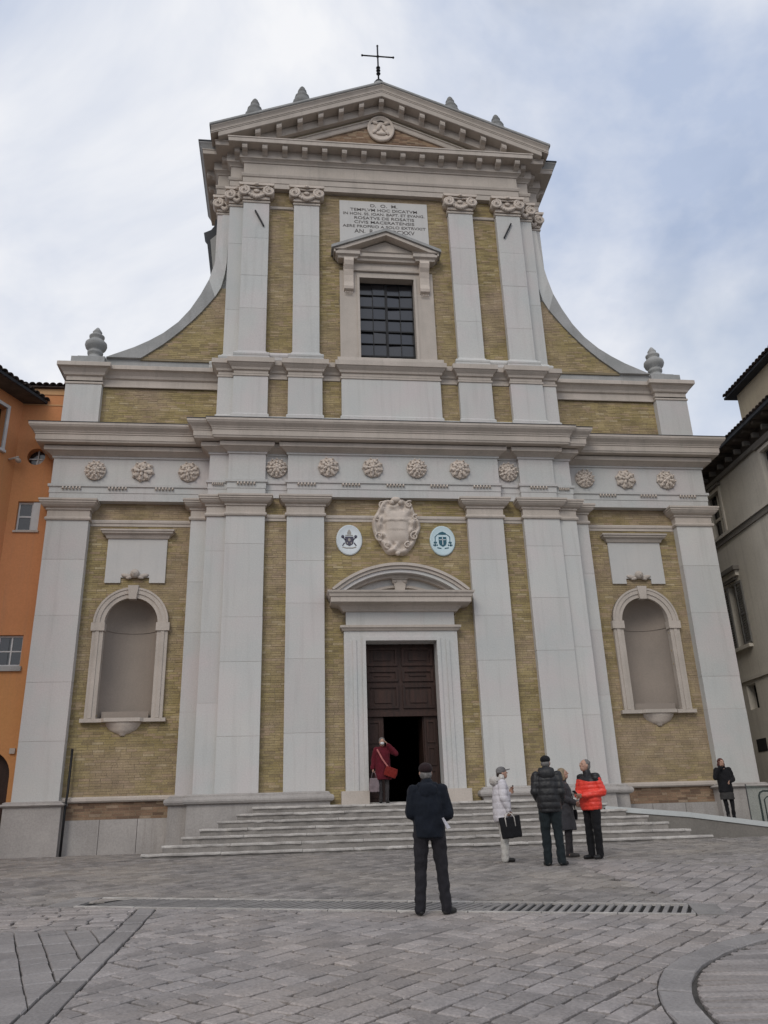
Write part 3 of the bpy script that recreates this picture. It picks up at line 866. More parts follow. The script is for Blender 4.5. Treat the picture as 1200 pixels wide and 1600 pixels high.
# pediment
SL = (25.92 - 23.42) / 6.05
def rake(prof, x_end, y_of, name, m, zoff=0.0):
    # prof: (d outward (towards viewer), h above rake line); mitred at the apex, vertical cut ends
    mb = MB(); mm = len(prof)
    vs = []
    for x in (-x_end, 0, x_end):
        for d, h in prof:
            vs.append((x, y_of - d, 25.92 - abs(x) * SL + h + zoff))
    fs = []
    for i in range(2):
        for k in range(mm):
            fs.append((i * mm + k, (i + 1) * mm + k, (i + 1) * mm + (k + 1) % mm, i * mm + (k + 1) % mm))
    fs += [tuple(range(mm)), tuple(range(2 * mm, 3 * mm))[::-1]]
    return mb.add(vs, fs).build(name, m, ch)
rake([(-.6, -.92), (.13, -.92), (.15, -.80), (.15, -.62), (-.6, -.6)], 4.9, .15, 'raking_bed', 'trim')
rake([(-.6, -.60), (.50, -.60), (.52, -.585), (.53, -.40), (-.6, -.38)], 5.75, .15, 'raking_corona', 'trim')
rake([(-.6, -.395), (.545, -.395), (.545, -.355), (.565, -.345), (.565, -.315), (.58, -.27), (.615, -.215), (.64, -.185), (.645, -.18), (.645, -.15), (-.6, -.14)], 6.0, .15, 'raking_cymatium', 'trim')
rake([(-.6, -.145), (.66, -.145), (.685, -.12), (.685, -.05), (.64, -.02), (-1.2, .0)], 6.05, .15, 'raking_fillet', 'trim_grey')
rake([(-.3, -1.30), (.02, -1.30), (.04, -1.25), (.04, -1.18), (.015, -1.16), (.015, -1.08), (.05, -1.07), (.05, -1.02), (-.3, -1.02)], 3.9, .22, 'tympanum_moulding', 'trim')
rake([(-.3, -1.0), (.0, -1.0), (.0, -.88), (-.3, -.88)], 4.6, .20, 'tympanum_frame', 'brick_mortar')
MB().prism([(-5.2, 22.9), (5.2, 22.9), (0, 22.9 + 5.2 * SL + .1)], .26, 1.0).build('tympanum', 'brick_mortar', ch)
for k in range(-6, 7):
    x = k * .735
    o = obj('modillion', modm, ch)
    o.location = (x, .0, 25.92 - abs(x) * SL - .61)
    sh = Matrix.Identity(4)
    if k: sh[2][0] = -SL * (1 if k > 0 else -1)
    me = modm.copy(); me.transform(sh); o.data = me
tm = MB().lathe([(0, 0), (.50, 0), (.50, .06), (.46, .09), (.43, .07), (.40, .04), (.0, .04)], (0, .22, 24.33), 32, 'y')
for i in range(0, len(tm.v)):
    x, y, z = tm.v[i]
    tm.v[i] = (x, y, 24.33 + (z - 24.33) * 1.22)
tmo = tm.build('tympanum_medallion', 'carved', ch)
mg = MB()
for cx, cz, rx, rz_, a in ((-.2, .25, .13, .07, .4), (.2, .25, .13, .07, -.4), (-.1, .05, .09, .16, .3), (.12, .02, .09, .17, -.4), (0, -.25, .2, .07, 0), (-.23, -.15, .07, .12, .5), (.22, -.18, .07, .12, -.5), (0, .15, .07, .09, 0)):
    mg.ell((cx, .16, 24.33 + cz), (rx, .05, rz_), 8, 6, Matrix.Rotation(a, 3, 'Y'))
mg.build('relief', 'carved', tmo)
# roof ridge, finials and cross
rake([(-8, -.05), (-.4, -.05), (-.4, .10), (-8, .10)], 6.2, .15, 'nave_roof', 'roof_dark')
for s in (-1, 1):
    for x, zb in ((4.62, 25.42), (2.86, 26.20)):
        MB().lathe([(.34, -1.6), (.34, -.25), (.37, -.2), (.37, -.02), (.33, .02), (.31, .12), (.27, .2), (.29, .25), (.27, .31), (.20, .42), (.155, .52), (.175, .56), (.165, .61), (.10, .68), (.115, .73), (.06, .82), (0, .86)], (s * x, 1.0, zb), 12).build('roof_finial', 'weathered', ch)
cr = MB().lathe([(.20, 0), (.20, .16), (.16, .18)], (0, .3, 25.98), 16)
cr.lathe([(.26, -.3), (.26, .55), (.22, .62)], (0, .3, 25.98), 16)
cr.build('cross_plinth', 'trim_grey', ch)
cb = MB().lathe([(.20, 0), (.19, .1), (.13, .2), (.04, .25)], (0, .3, 26.60), 16)
cb.tube([(0, .3, 26.8), (0, .3, 28.65)], .032, 8)
cb.tube([(-.60, .3, 28.10), (.60, .3, 28.10)], .027, 8)
for z in (27.2, 27.36, 27.5): cb.ell((0, .3, z), (.085, .085, .05), 10, 6)
for c in ((-.60, .3, 28.1), (.60, .3, 28.1), (0, .3, 28.65)): cb.ell(c, (.045, .045, .045), 8, 6)
cb.ell((0, .3, 28.1), (.06, .06, .06), 8, 6)
cb.build('cross', 'iron', ch)
# iron tie ends on the upper pilasters
for s in (-1, 1):
    x = -4.28 if s < 0 else 4.33
    MB().bar((x + s * .15, .08, 20.22), (x - s * .15, .08, 19.58), .05, .05, (0, 1, 0)).build('tie_anchor', 'iron', ch)

# --- window of the upper storey
wd = MB()
FW = .92
wd.box(-1.575, -FW, .24, .62, 14.40, 17.75); wd.box(FW, 1.575, .24, .62, 14.40, 17.75); wd.box(-1.575, 1.575, .24, .62, 17.75, 18.02)
wfo = wd.build('window_frame', 'trim', ch)
for b in ((-1.0, -FW + .003, .20, .6, 14.40, 17.83), (FW - .003, 1.0, .20, .6, 14.40, 17.83), (-FW + .003, FW - .003, .20, .6, 17.745, 17.83)): MB().box(*b).build('inner_moulding', 'trim', wfo)
MB().box(-1.45, 1.45, .22, .6, 18.02, 18.36).build('window_frieze', 'trim', wfo)
MB().sweep([(0, 17.98), (.05, 18.0), (.06, 18.05), (0, 18.07)], [(-1.13, .22), (1.13, .22)]).build('fillet', 'trim', wfo)
MB().sweep([(0, 14.10), (.05, 14.12), (.05, 14.30), (.02, 14.42)], [(-1.7, -.12), (1.7, -.12)]).build('window_sill', 'trim', wfo)
for s in (-1, 1):
    c = MB()
    pr = [(.24, 18.34), (-.06, 18.34), (-.08, 18.22), (-.03, 18.08), (.06, 17.95), (.12, 17.75), (.13, 17.5), (.10, 17.32), (.12, 17.22), (.20, 17.18), (.24, 17.18)]
    nn = len(pr)
    x0, x1 = (s * 1.28 - .16, s * 1.28 + .16)
    c.add([(x0, y, z) for y, z in pr] + [(x1, y, z) for y, z in pr], [tuple(range(nn)), tuple(range(nn, 2 * nn))[::-1]] + [(i, (i + 1) % nn, (i + 1) % nn + nn, i + nn) for i in range(nn)])
    for k in range(5):
        c.lathe([(.022, -.03), (.012, .03)], (s * 1.28 - .11 + .055 * k, .17, 17.10), 6)
    c.build('console', 'carved', wfo)
wp = [(-1.60, .30), (-1.60, .02), (-1.02, .02), (-1.02, .12), (1.02, .12), (1.02, .02), (1.60, .02), (1.60, .30)]
MB().sweep([(-.2, 18.34), (.03, 18.35), (.05, 18.42), (.11, 18.46), (.12, 18.47), (.12, 18.60), (.16, 18.63), (-.2, 18.66)], wp).build('window_cornice', 'trim', wfo)
def gable(x_e, z_e, z_a, y0, y1, th, name, m, par):
    mb = MB()
    sl = (z_a - z_e) / x_e
    mb.prism([(-x_e, z_e - th), (0, z_a - th), (x_e, z_e - th), (x_e, z_e), (0, z_a), (-x_e, z_e)], y0, y1)
    return mb.build(name, m, par)
gable(1.86, 18.76, 19.54, -.16, .33, .11, 'window_pediment', 'trim_grey', wfo)
gable(1.78, 18.66, 19.44, -.10, .33, .14, 'window_pediment', 'trim', wfo)
MB().prism([(-1.4, 18.64), (1.4, 18.64), (0, 19.26)], .20, .34).build('pediment_panel', 'trim', wfo)
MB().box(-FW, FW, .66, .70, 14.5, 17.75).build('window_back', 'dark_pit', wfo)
cols = [-FW + i * FW / 2 for i in range(5)]
zrow = [14.42 + (17.75 - 14.42) * i / 7 for i in range(8)]
pm = MB().box(-FW / 4 + .012, FW / 4 - .012, -.004, .004, -(zrow[1] - zrow[0]) / 2 + .012, (zrow[1] - zrow[0]) / 2 - .012).mesh('pane', 'pane_glass')
for i in range(4):
    for j in range(7):
        o = obj('pane', pm, wfo)
        o.location = ((cols[i] + cols[i + 1]) / 2, .57, (zrow[j] + zrow[j + 1]) / 2)
        o.rotation_euler = (random.gauss(0, .035), 0, random.gauss(0, .03))
bars = MB()
for i in range(5): bars.bar((cols[i], .54, 14.42), (cols[i], .54, 17.75), .075 if i in (0, 2, 4) else .022, .05, (0, 1, 0))
for j in range(8): bars.bar((-FW, .538, zrow[j]), (FW, .538, zrow[j]), .022 if j % 2 == 0 else .05, .05, (0, 1, 0))
bars.build('window_bars', 'iron', wfo)

# --- inscription tablet
tb = MB().box(-1.545, 1.545, YU - .045, YU + .02, 19.1, 21.05).build('inscription_tablet', 'tablet', ch)
lines = [('D.  O.  M.', 20.855, .135), ('TEMPLVM HOC DICATVM', 20.665, .125), ('IN HON. SS. IOAN. BAPT. ET EVANG.', 20.49, .118), ('ROSATVS DE ROSATIS', 20.31, .125), ('CIVIS MACERATENSIS', 20.13, .125), ('AERE PROPRIO A SOLO EXTRVXIT', 19.95, .118), ('AN.  R.  S.  MDCXXV', 19.72, .17)]
widths = [.95, 2.35, 2.85, 2.1, 2.1, 2.9, 2.1]
for (txt, z, size), wdt in zip(lines, widths):
    cu = bpy.data.curves.new('lettering', 'FONT')
    cu.body = txt; cu.size = size * 1.35; cu.align_x = 'CENTER'; cu.extrude = .004; cu.offset = .001
    to = bpy.data.objects.new('lettering', cu)
    COL.objects.link(to)
    bpy.context.view_layer.update()
    me = bpy.data.meshes.new_from_object(to.evaluated_get(bpy.context.evaluated_depsgraph_get()))
    bpy.data.objects.remove(to)
    xs = [v.co.x for v in me.vertices]
    k = wdt / (max(xs) - min(xs))
    me.transform(Matrix.Rotation(math.pi / 2, 4, 'X') @ Matrix.Diagonal((k, 1, 1, 1)))
    me.materials.append(MATS['letter'])
    o = obj('lettering', me, tb)
    o.location = (.01, YU - .0475, z - .045)
    o['kind'] = 'stuff'

# --- portal
po = MB()
po.box(-1.60, -1.02, .02, .55, 1.40, 5.38); po.box(1.02, 1.60, .02, .55, 1.40, 5.38); po.box(-1.60, 1.60, .02, .55, 5.38, 5.66)
pfo = po.build('portal_frame', 'stone', ch)
for b in ((-1.10, -1.0, -.02, .5, 1.40, 5.46), (1.0, 1.10, -.02, .5, 1.40, 5.46), (-1.0, 1.0, -.02, .5, 5.37, 5.46)): MB().box(*b).build('inner_moulding', 'stone', pfo)
for b in ((-1.36, -1.26, -.015, .3, 1.40, 5.40), (1.26, 1.36, -.015, .3, 1.40, 5.40)): MB().box(*b).build('fascia', 'stone', pfo)
for b in ((-1.72, -.99, -.06, .55, 1.06, 1.41), (.99, 1.72, -.06, .55, 1.06, 1.41)): MB().box(*b).build('plinth_block', 'trim', pfo)
MB().sweep([(-.1, 5.64), (.02, 5.65), (.05, 5.70), (.09, 5.73), (.09, 5.79), (.03, 5.81), (-.1, 5.82)], [(-1.62, .3), (-1.62, .0), (1.62, .0), (1.62, .3)]).build('architrave_moulding', 'trim', pfo)
MB().box(-1.54, 1.54, .0, .4, 5.80, 6.20).build('portal_frieze', 'stone', pfo)
MB().sweep([(-.1, 6.18), (.03, 6.19), (.06, 6.24), (.14, 6.32), (.19, 6.34), (.36, 6.37), (.38, 6.38), (.38, 6.52), (.41, 6.53), (.43, 6.60), (.47, 6.64), (.48, 6.69), (-.1, 6.72)], [(-1.60, .3), (-1.60, -.03), (1.60, -.03), (1.60, .3)]).build('portal_cornice', 'trim', pfo)
def arc_band(r0, r1, cz, x_end, y0, y1, name, m):
    mb = MB(); n_ = 28
    a_ = math.asin(min(1, x_end / r1)); 
    for k in range(n_):
        t0 = -a_ + 2 * a_ * k / n_; t1 = -a_ + 2 * a_ * (k + 1) / n_
        pts = [(r0 * math.sin(t0), cz + r0 * math.cos(t0)), (r0 * math.sin(t1), cz + r0 * math.cos(t1)), (r1 * math.sin(t1), cz + r1 * math.cos(t1)), (r1 * math.sin(t0), cz + r1 * math.cos(t0))]
        mb.prism([(x, max(z, 6.70)) for x, z in pts], y0, y1)
    return mb.build(name, m, pfo)
# arc through (+-1.95, 6.74) and (0, 7.50)
h_, c_ = .76, 1.95
RA = (c_ * c_ + h_ * h_) / (2 * h_); ZC = 7.50 - RA
arc_band(RA - .08, RA, ZC, c_, -.50, .25, 'curved_pediment', 'trim')
arc_band(RA - .17, RA - .08, ZC, c_ - .03, -.45, .25, 'curved_pediment', 'trim')
arc_band(RA - .27, RA - .17, ZC, c_ - .08, -.40, .25, 'curved_pediment', 'stone')
arc_band(RA - .36, RA - .27, ZC, c_ - .3, -.22, .25, 'curved_pediment', 'trim')
arc_band(RA - .55, RA - .36, ZC, c_ - .5, -.02, .25, 'curved_pediment', 'stone')
arc_band(RA - .62, RA - .55, ZC, c_ - .75, -.08, .25, 'curved_pediment', 'trim')
tyc = [((RA - .5) * math.sin(t), max(6.70, ZC + (RA - .5) * math.cos(t))) for t in [(-.62 + 1.24 * k / 20) for k in range(21)]]
MB().prism(tyc, .06, .25).build('pediment_panel', 'stone', pfo)
kb = MB().prism([(-.13, 6.73), (.13, 6.73), (.20, 7.17), (-.20, 7.17)], -.16, .2)
kb.box(-.24, .24, -.2, .2, 7.10, 7.19)
kb.tube([(-.15, -.17, 7.05), (-.15, .1, 7.05)], .07, 10); kb.tube([(.15, -.17, 7.05), (.15, .1, 7.05)], .07, 10)
kb.build('keystone', 'trim', pfo)
# door: fixed upper panels, side leaves, dark hall
dr = MB().box(-1.0, 1.0, .56, .62, 3.46, 5.38)
dro = dr.build('wooden_door', 'wood', ch)
MB().box(-1.0, 1.0, .50, .60, 3.36, 3.48).build('transom_rail', 'wood', dro)
for x0, x1 in ((-.94, -.06), (.06, .94)):
    for z0, z1 in ((3.58, 4.22), (4.32, 4.66), (4.76, 5.28)):
        MB().box(x0, x0 + .07, .515, .57, z0, z1).box(x1 - .07, x1, .515, .57, z0, z1).box(x0 + .07, x1 - .07, .515, .57, z0, z0 + .07).box(x0 + .07, x1 - .07, .515, .57, z1 - .07, z1).build('panel_moulding', 'wood', dro)
        MB().box(x0 + .2, x1 - .2, .53, .57, z0 + .15, z1 - .15).build('raised_panel', 'wood', dro)
for s in (-1, 1):
    a, b = (-1.0, -.52) if s < 0 else (.62, 1.0)
    lf = MB().box(a, b, .58, .64, 1.10, 3.37).build('door_leaf', 'wood', dro)
    for z0, z1 in ((1.25, 1.95), (2.05, 2.55), (2.65, 3.25)):
        MB().box(a + .07, a + .12, .55, .585, z0, z1).box(b - .12, b - .07, .55, .585, z0, z1).box(a + .12, b - .12, .55, .585, z0, z0 + .05).box(a + .12, b - .12, .55, .585, z1 - .05, z1).build('panel_moulding', 'wood', dro)
    # the opened leaf folded back into the hall
    xx = a if s > 0 else b
    MB().box(xx - .03, xx + .03, .66, 1.5, 1.10, 3.35).build('open_leaf', 'wood', dro)
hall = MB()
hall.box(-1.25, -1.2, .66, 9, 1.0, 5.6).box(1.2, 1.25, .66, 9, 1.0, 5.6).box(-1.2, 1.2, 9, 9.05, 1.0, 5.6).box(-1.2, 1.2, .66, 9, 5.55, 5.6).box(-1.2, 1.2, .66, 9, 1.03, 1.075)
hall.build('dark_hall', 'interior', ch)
MB().box(-1.05, 1.05, .05, .66, 1.04, 1.12).build('threshold', 'step_top', ch)

# --- cartouche over the door, and two oval enamel shields
def cartouche():
    mb = MB(); nu, nv = 72, 26
    vs = []
    for j in range(nv + 1):
        r = j / nv
        for i in range(nu):
            a = 2 * math.pi * i / nu
            ca, sa_ = math.cos(a), math.sin(a)
            lob = 1 + .035 * math.cos(6 * a) + .02 * math.sin(9 * a + 1)
            wx = .70 * (1 - .16 * max(0, -sa_) ** 2); wz = .92
            x = r * lob * wx * ca; z = r * lob * wz * sa_
            hgt = .05 + .07 * (1 - r ** 6)
            hgt += .06 * math.exp(-((r - .9) / .07) ** 2)                          # rolled rim
            sh = max(abs(x) / .36, abs(z + .02) / .50)
            if sh < 1: hgt += .09 * (1 - sh ** 4) * (1 if z > -.15 else .8)           # shield
            if .12 < z < .20 and abs(x) < .36: hgt += .03
            leaf = mnoise.noise(Vector((x * 5.2 + 3, z * 5.2, .3)))
            leaf2 = mnoise.noise(Vector((x * 11, z * 11 + 7, .9)))
            k = min(1, max(0, (sh - .85) / .3)) * (1 - r ** 10)
            hgt += k * (.16 * leaf + .09 * leaf2)
            if r == 1: hgt = 0
            vs.append((x, -hgt, z))
    fs = []
    for j in range(nv):
        for i in range(nu):
            fs.append((j * nu + i, j * nu + (i + 1) % nu, (j + 1) * nu + (i + 1) % nu, (j + 1) * nu + i))
    mb.add(vs, fs, True)
    return mb
co = cartouche().build('carved_cartouche', 'carved', ch)
co.location = (0, YC - .02, 8.82)
for s in (-1, 1):
    for cx, cz, r0 in ((.40, .66, .13), (.52, -.34, .15), (.30, -.62, .11), (.57, .25, .10)):
        pts = []; rad = []
        for k in range(16):
            t = k / 15; a = s * (t * 7.5 + 1.0)
            r = r0 * (1 - t * .85)
            pts.append((s * cx + r * math.cos(a), -.13 - .05 * t, cz + r * math.sin(a))); rad.append(.032 * (1 - .5 * t))
        MB().tube(pts, rad, 6).build('scroll', 'carved', co)
for c, r in (((0, -.16, .80), (.16, .09, .09)), ((0, -.15, -.88), (.08, .08, .07)), ((-.12, -.15, .72), (.08, .08, .08)), ((.13, -.15, .72), (.08, .08, .08))):
    MB().ell(c, r, 10, 8).build('carved_leaf', 'carved', co)
def oval(cx, cz, rx, rz_, y, m, name):
    mb = MB().lathe([(0, 0), (1, 0), (1, .03), (.95, .055), (.90, .05), (0, .045)], (0, 0, 0), 40, 'y')
    mb.v = [(cx + v[0] * rx, y + v[1], cz + v[2] * rz_) for v in mb.v]
    return mb.build(name, m, ch)
def flat(par, m, polys, cx, cz, y, name):
    mb = MB()
    for pz in polys: mb.prism([(cx + x, cz + z) for x, z in pz], y - .006, y + .004)
    return mb.build(name, m, par)
def elps(cx, cz, rx, rz_, n=14): return [(cx + rx * math.cos(2 * math.pi * k / n), cz + rz_ * math.sin(2 * math.pi * k / n)) for k in range(n)]
def stroke(pts, wd):
    o = []
    for (x0, z0), (x1, z1) in zip(pts[:-1], pts[1:]):
        l = math.hypot(x1 - x0, z1 - z0); nx, nz_ = -(z1 - z0) / l * wd / 2, (x1 - x0) / l * wd / 2
        o.append([(x0 + nx, z0 + nz_), (x1 + nx, z1 + nz_), (x1 - nx, z1 - nz_), (x0 - nx, z0 - nz_)])
    return o
YM = YC - .05
m1 = oval(-1.40, 8.39, .385, .475, YC, 'enamel', 'papal_shield')
SHD = lambda w, t, b: [(-w, t), (w, t), (w, b * .35), (w * .8, b * .7), (0, b), (-w * .8, b * .7), (-w, b * .35)]
flat(m1, 'crest_dark', [SHD(.125, .10, -.19)], -1.40, 8.39, YM, 'shield')
flat(m1, 'crest_gold', [elps(0, .0, .04, .05, 8), elps(-.06, -.10, .02, .03, 6), elps(.06, -.10, .02, .03, 6)], -1.40, 8.39, YM - .004, 'charge')
flat(m1, 'crest_dark', stroke([(-.2, -.18), (-.14, -.09)], .035) + stroke([(.2, -.18), (.14, -.09)], .035) + [elps(-.19, .10, .045, .05), elps(.19, .10, .045, .05)] + stroke([(-.19, .08), (-.1, -.02)], .03) + stroke([(.19, .08), (.1, -.02)], .03), -1.40, 8.39, YM, 'keys')
flat(m1, 'crest_gold', [[(-.12, .13), (.12, .13), (.10, .155), (-.10, .155)], [(-.055, .175), (.055, .175), (.06, .225), (.03, .29), (0, .325), (-.03, .29), (-.06, .225)]] + stroke([(-.2, -.22), (-.1, -.25), (.1, -.25), (.2, -.22)], .03), -1.40, 8.39, YM, 'mitre')
m2 = oval(1.37, 8.385, .385, .475, YC, 'enamel_blue', 'bishop_shield')
flat(m2, 'crest_teal', [SHD(.115, .12, -.19)], 1.37, 8.385, YM, 'shield')
flat(m2, 'enamel', [[(-.012, -.13), (.012, -.13), (.012, .11), (-.012, .11)], [(-.10, .02), (.10, .02), (.10, .04), (-.10, .04)]], 1.37, 8.385, YM - .004, 'charge')
flat(m2, 'crest_teal', [[(-.15, .19), (.15, .19), (.09, .25), (0, .285), (-.09, .25)]] + stroke([(-.15, .19), (-.22, .12), (-.22, -.05), (-.24, -.18)], .022) + stroke([(.15, .19), (.22, .12), (.22, -.05), (.24, -.18)], .022) + [elps(sx * x, z, .022, .03, 6) for sx in (-1, 1) for x, z in ((.19, -.06), (.25, -.06), (.17, -.14), (.22, -.14), (.27, -.14))] + stroke([(-.17, -.22), (-.05, -.24)], .03) + stroke([(.17, -.22), (.05, -.24)], .03), 1.37, 8.385, YM, 'hat_and_tassels')

# --- niches and tablets of the side bays
for s in (-1, 1):
    cx = s * NX
    nb = MB(); n_ = 18
    def npt(t, z): return (cx - NR * math.cos(t), YS + .01 + .62 * math.sin(t), z)
    zz = [NZB - .02, NZS]
    vs = []; fs = []
    for z in zz:
        for k in range(n_ + 1): vs.append(npt(math.pi * k / n_, z))
    for j in range(10):
        b = (j + 1) / 10 * math.pi / 2
        for k in range(n_ + 1):
            t = math.pi * k / n_
            vs.append((cx - NR * math.cos(t) * math.cos(b), YS + .01 + .62 * math.sin(t) * math.cos(b), NZS + NR * math.sin(b)))
    for j in range(11):
        for k in range(n_): fs.append((j * (n_ + 1) + k, j * (n_ + 1) + k + 1, (j + 1) * (n_ + 1) + k + 1, (j + 1) * (n_ + 1) + k))
    nb.add(vs, fs, True)
    nio = nb.build('niche', 'niche', ch)
    ring = [(cx - (NR - .003) * math.cos(math.pi * k / n_), YS + .008 + .615 * math.sin(math.pi * k / n_)) for k in range(n_ + 1)]
    rb = MB()
    for k in range(n_):
        a, b = ring[k], ring[k + 1]
        rb.bar((*a, NZS - .10), (*b, NZS - .10), .03, .03)
    rb.build('niche_ring', 'niche', nio)
    MB().box(cx - NR, cx + NR, YS, YS + .64, NZB - .1, NZB + .005).build('niche_floor', 'niche', nio)
    MB().prism_z([(cx - .62, YS + .12), (cx + .62, YS + .12), (cx + .5, YS + .5), (cx - .5, YS + .5)], NZB, NZB + .20).build('niche_step', 'niche', nio)
    # frame
    y0 = YS - .10
    nf = None
    for sx in (-1, 1):
        xa, xb = sorted((cx + sx * (NR - .02), cx + sx * (NR + .28)))
        j = MB().box(xa, xb, y0, YS + .1, NZB - .01, NZS - .18).build('niche_frame' if nf is None else 'jamb', 'trim', ch if nf is None else nf)
        nf = nf or j
        xa, xb = sorted((cx + sx * (NR + .09), cx + sx * (NR + .19)))
        MB().box(xa, xb, y0 - .025, y0 + .02, NZB, NZS - .18).build('jamb_fillet', 'trim', nf)
        xa, xb = sorted((cx + sx * (NR - .05), cx + sx * (NR + .32)))
        MB().box(xa, xb, y0 - .05, YS + .1, NZS - .19, NZS + .04).build('impost', 'trim', nf)
    ar = MB(); n2_ = 24
    for ra, rb_, dy in ((NR - .02, NR + .28, 0), (NR + .10, NR + .28, .03), (NR + .22, NR + .28, .05)):
        for k in range(n2_):
            a0, a1 = math.pi * k / n2_, math.pi * (k + 1) / n2_
            ar.prism([(cx + ra * math.cos(a0), NZS + .035 + ra * math.sin(a0)), (cx + rb_ * math.cos(a0), NZS + .035 + rb_ * math.sin(a0)), (cx + rb_ * math.cos(a1), NZS + .035 + rb_ * math.sin(a1)), (cx + ra * math.cos(a1), NZS + .035 + ra * math.sin(a1))], y0 - dy, YS + .1 + dy * .1)
    ar.build('archivolt', 'trim', nf)
    MB().prism([(cx - .10, NZS + NR - .04), (cx + .10, NZS + NR - .04), (cx + .15, NZS + NR + .36), (cx - .15, NZS + NR + .36)], y0 - .09, YS).build('keystone', 'trim', nf)
    MB().prism_z([(cx - 1.12, YS + .05), (cx - 1.12, YS - .16), (cx - .55, YS - .16), (cx - .47, YS - .26), (cx + .47, YS - .26), (cx + .55, YS - .16), (cx + 1.12, YS - .16), (cx + 1.12, YS + .05)], NZB - .11, NZB - .012).build('sill', 'trim', nf)
    cbm = MB(); vs = []; fs = []
    lv = [(.47, .22, -.11), (.46, .22, -.16), (.40, .17, -.22), (.34, .15, -.30), (.20, .10, -.38), (.09, .06, -.42), (.07, .05, -.46)]
    for hw, dp, dz in lv:
        for k in range(11):
            t = math.pi * k / 10
            rip = 1 + .06 * math.cos(t * 16) * (1 if -.4 < dz < -.17 else 0)
            vs.append((cx - hw * rip * math.cos(t), YS - dp * rip * math.sin(t), NZB + dz))
    for j in range(len(lv) - 1):
        for k in range(10): fs.append((j * 11 + k, j * 11 + k + 1, (j + 1) * 11 + k + 1, (j + 1) * 11 + k))
    fs.append(tuple(range((len(lv) - 1) * 11, len(lv) * 11)))
    cbm.add(vs, fs, True).build('corbel', 'carved', nf)
    # blank tablet with cherub head in its notch
    tp = MB().prism([(cx - .84, 7.24), (cx - .40, 7.24), (cx - .40, 7.40), (cx + .40, 7.40), (cx + .40, 7.24), (cx + .84, 7.24), (cx + .84, 8.60), (cx - .84, 8.60)], YS - .06, YS + .02).build('blank_tablet', 'tablet', ch)
    MB().sweep([(-.02, 8.56), (.04, 8.57), (.06, 8.61), (.08, 8.66), (.16, 8.70), (.17, 8.75), (.20, 8.76), (.20, 8.81), (-.02, 8.84)], [(cx - .84, YS), (cx - .84, YS - .06), (cx + .84, YS - .06), (cx + .84, YS)]).build('tablet_cornice', 'trim', tp)
    hd = MB().ell((cx, YS - .12, 7.50), (.13, .11, .13), 12, 8)
    for sx in (-1, 1):
        hd.ell((cx + sx * .22, YS - .08, 7.44), (.17, .045, .065), 10, 6, Matrix.Rotation(sx * -.25, 3, 'Y'))
        hd.ell((cx + sx * .14, YS - .09, 7.40), (.12, .04, .05), 10, 6, Matrix.Rotation(sx * .3, 3, 'Y'))
        hd.ell((cx + sx * .045, YS - .222, 7.515), (.014, .012, .012), 6, 4)
    hd.ell((cx, YS - .235, 7.48), (.018, .022, .025), 6, 4)
    hd.build('cherub_head', 'trim', tp)

# --- the bricks themselves
def brickwork(x0, x1, z0, z1, y, inside=lambda x, z: True, m='bricks', out=0.0):
    mb = MB()
    rh_, bw, g = .066, .285, .005
    nz_ = max(1, round((z1 - z0) / rh_)); rh_ = (z1 - z0) / nz_
    for r in range(nz_):
        zb = z0 + r * rh_
        x = x0 - (bw / 2 if r % 2 else 0) - random.uniform(0, .06)
        while x < x1:
            l = bw * random.choice((1, 1, 1, .5, .96, 1.04))
            a, b = max(x, x0) + g, min(x + l, x1) - g
            x += l
            if b - a < .02 or not inside((a + b) / 2, zb + rh_ / 2): continue
            d = random.uniform(.002, .009) + (random.random() < .06) * .005 + out
            j = random.uniform(-.002, .002)
            c0, c1 = zb + g * .8 + j, zb + rh_ - g * .8 + j
            vs = [(a, y + .01, c0), (b, y + .01, c0), (b, y + .01, c1), (a, y + .01, c1), (a, y - d, c0), (b, y - d + random.uniform(-.002, .002), c0), (b, y - d, c1), (a, y - d, c1)]
            mb.add(vs, [(4, 5, 6, 7), (0, 1, 5, 4), (2, 3, 7, 6), (1, 2, 6, 5), (3, 0, 4, 7)])
    o = mb.build('brickwork', m, ch)
    o['kind'] = 'stuff'
    return o
def poly_in(poly):
    def f(x, z):
        c = False
        for i in range(len(poly)):
            (xa, za), (xb, zb) = poly[i], poly[i - 1]
            if (za > z) != (zb > z) and x < (xb - xa) * (z - za) / (zb - za) + xa: c = not c
        return c
    return f
for a, b in ((-3.87, -3.215), (3.215, 3.87)): brickwork(a, b, 1.42, 9.70, YC)
brickwork(-2.15, 2.15, 1.08, 9.70, YC, lambda x, z: not (abs(x) < 1.5 and z < 6.3))
for a, b in ((-3.87, -3.23), (-2.185, -1.565), (1.565, 2.185), (3.23, 3.87)): brickwork(a, b, 12.40, 13.76, YC)
for a, b in ((-3.975, -3.11), (3.11, 3.975)): brickwork(a, b, 14.66, 21.27, YU)
brickwork(-2.27, 2.27, 14.45, 21.27, YU, lambda x, z: not (abs(x) < 1.5 and z < 18.3))
for s in (-1, 1):
    q = lambda a, b: (min(s * a, s * b), max(s * a, s * b))
    brickwork(*q(5.98, 8.94), 1.47, 9.70, YS, lambda x, z: not (abs(x - s * NX) < NR + .1 and NZB < z < NZS or math.hypot(x - s * NX, z - NZS) < NR + .1))
    brickwork(*q(5.35, 8.98), 12.24, 13.60, YS)
    brickwork(*q(5.9, 8.88), .915, 1.33, YS + .02, m='bricks_red')
    brickwork(*q(5.28, 7.9), 14.62, 17.2, .66, poly_in([(s * 5.2, 14.5), (s * 7.85, 14.6), (s * 7.25, 15.06), (s * 6.66, 15.66), (s * 6.08, 16.38), (s * 5.68, 16.98), (s * 5.2, 17.5)]))
brickwork(-3.3, 3.3, 23.04, 24.9, .26, lambda x, z: z < 25.92 - abs(x) * SL - 1.1, 'bricks_red')

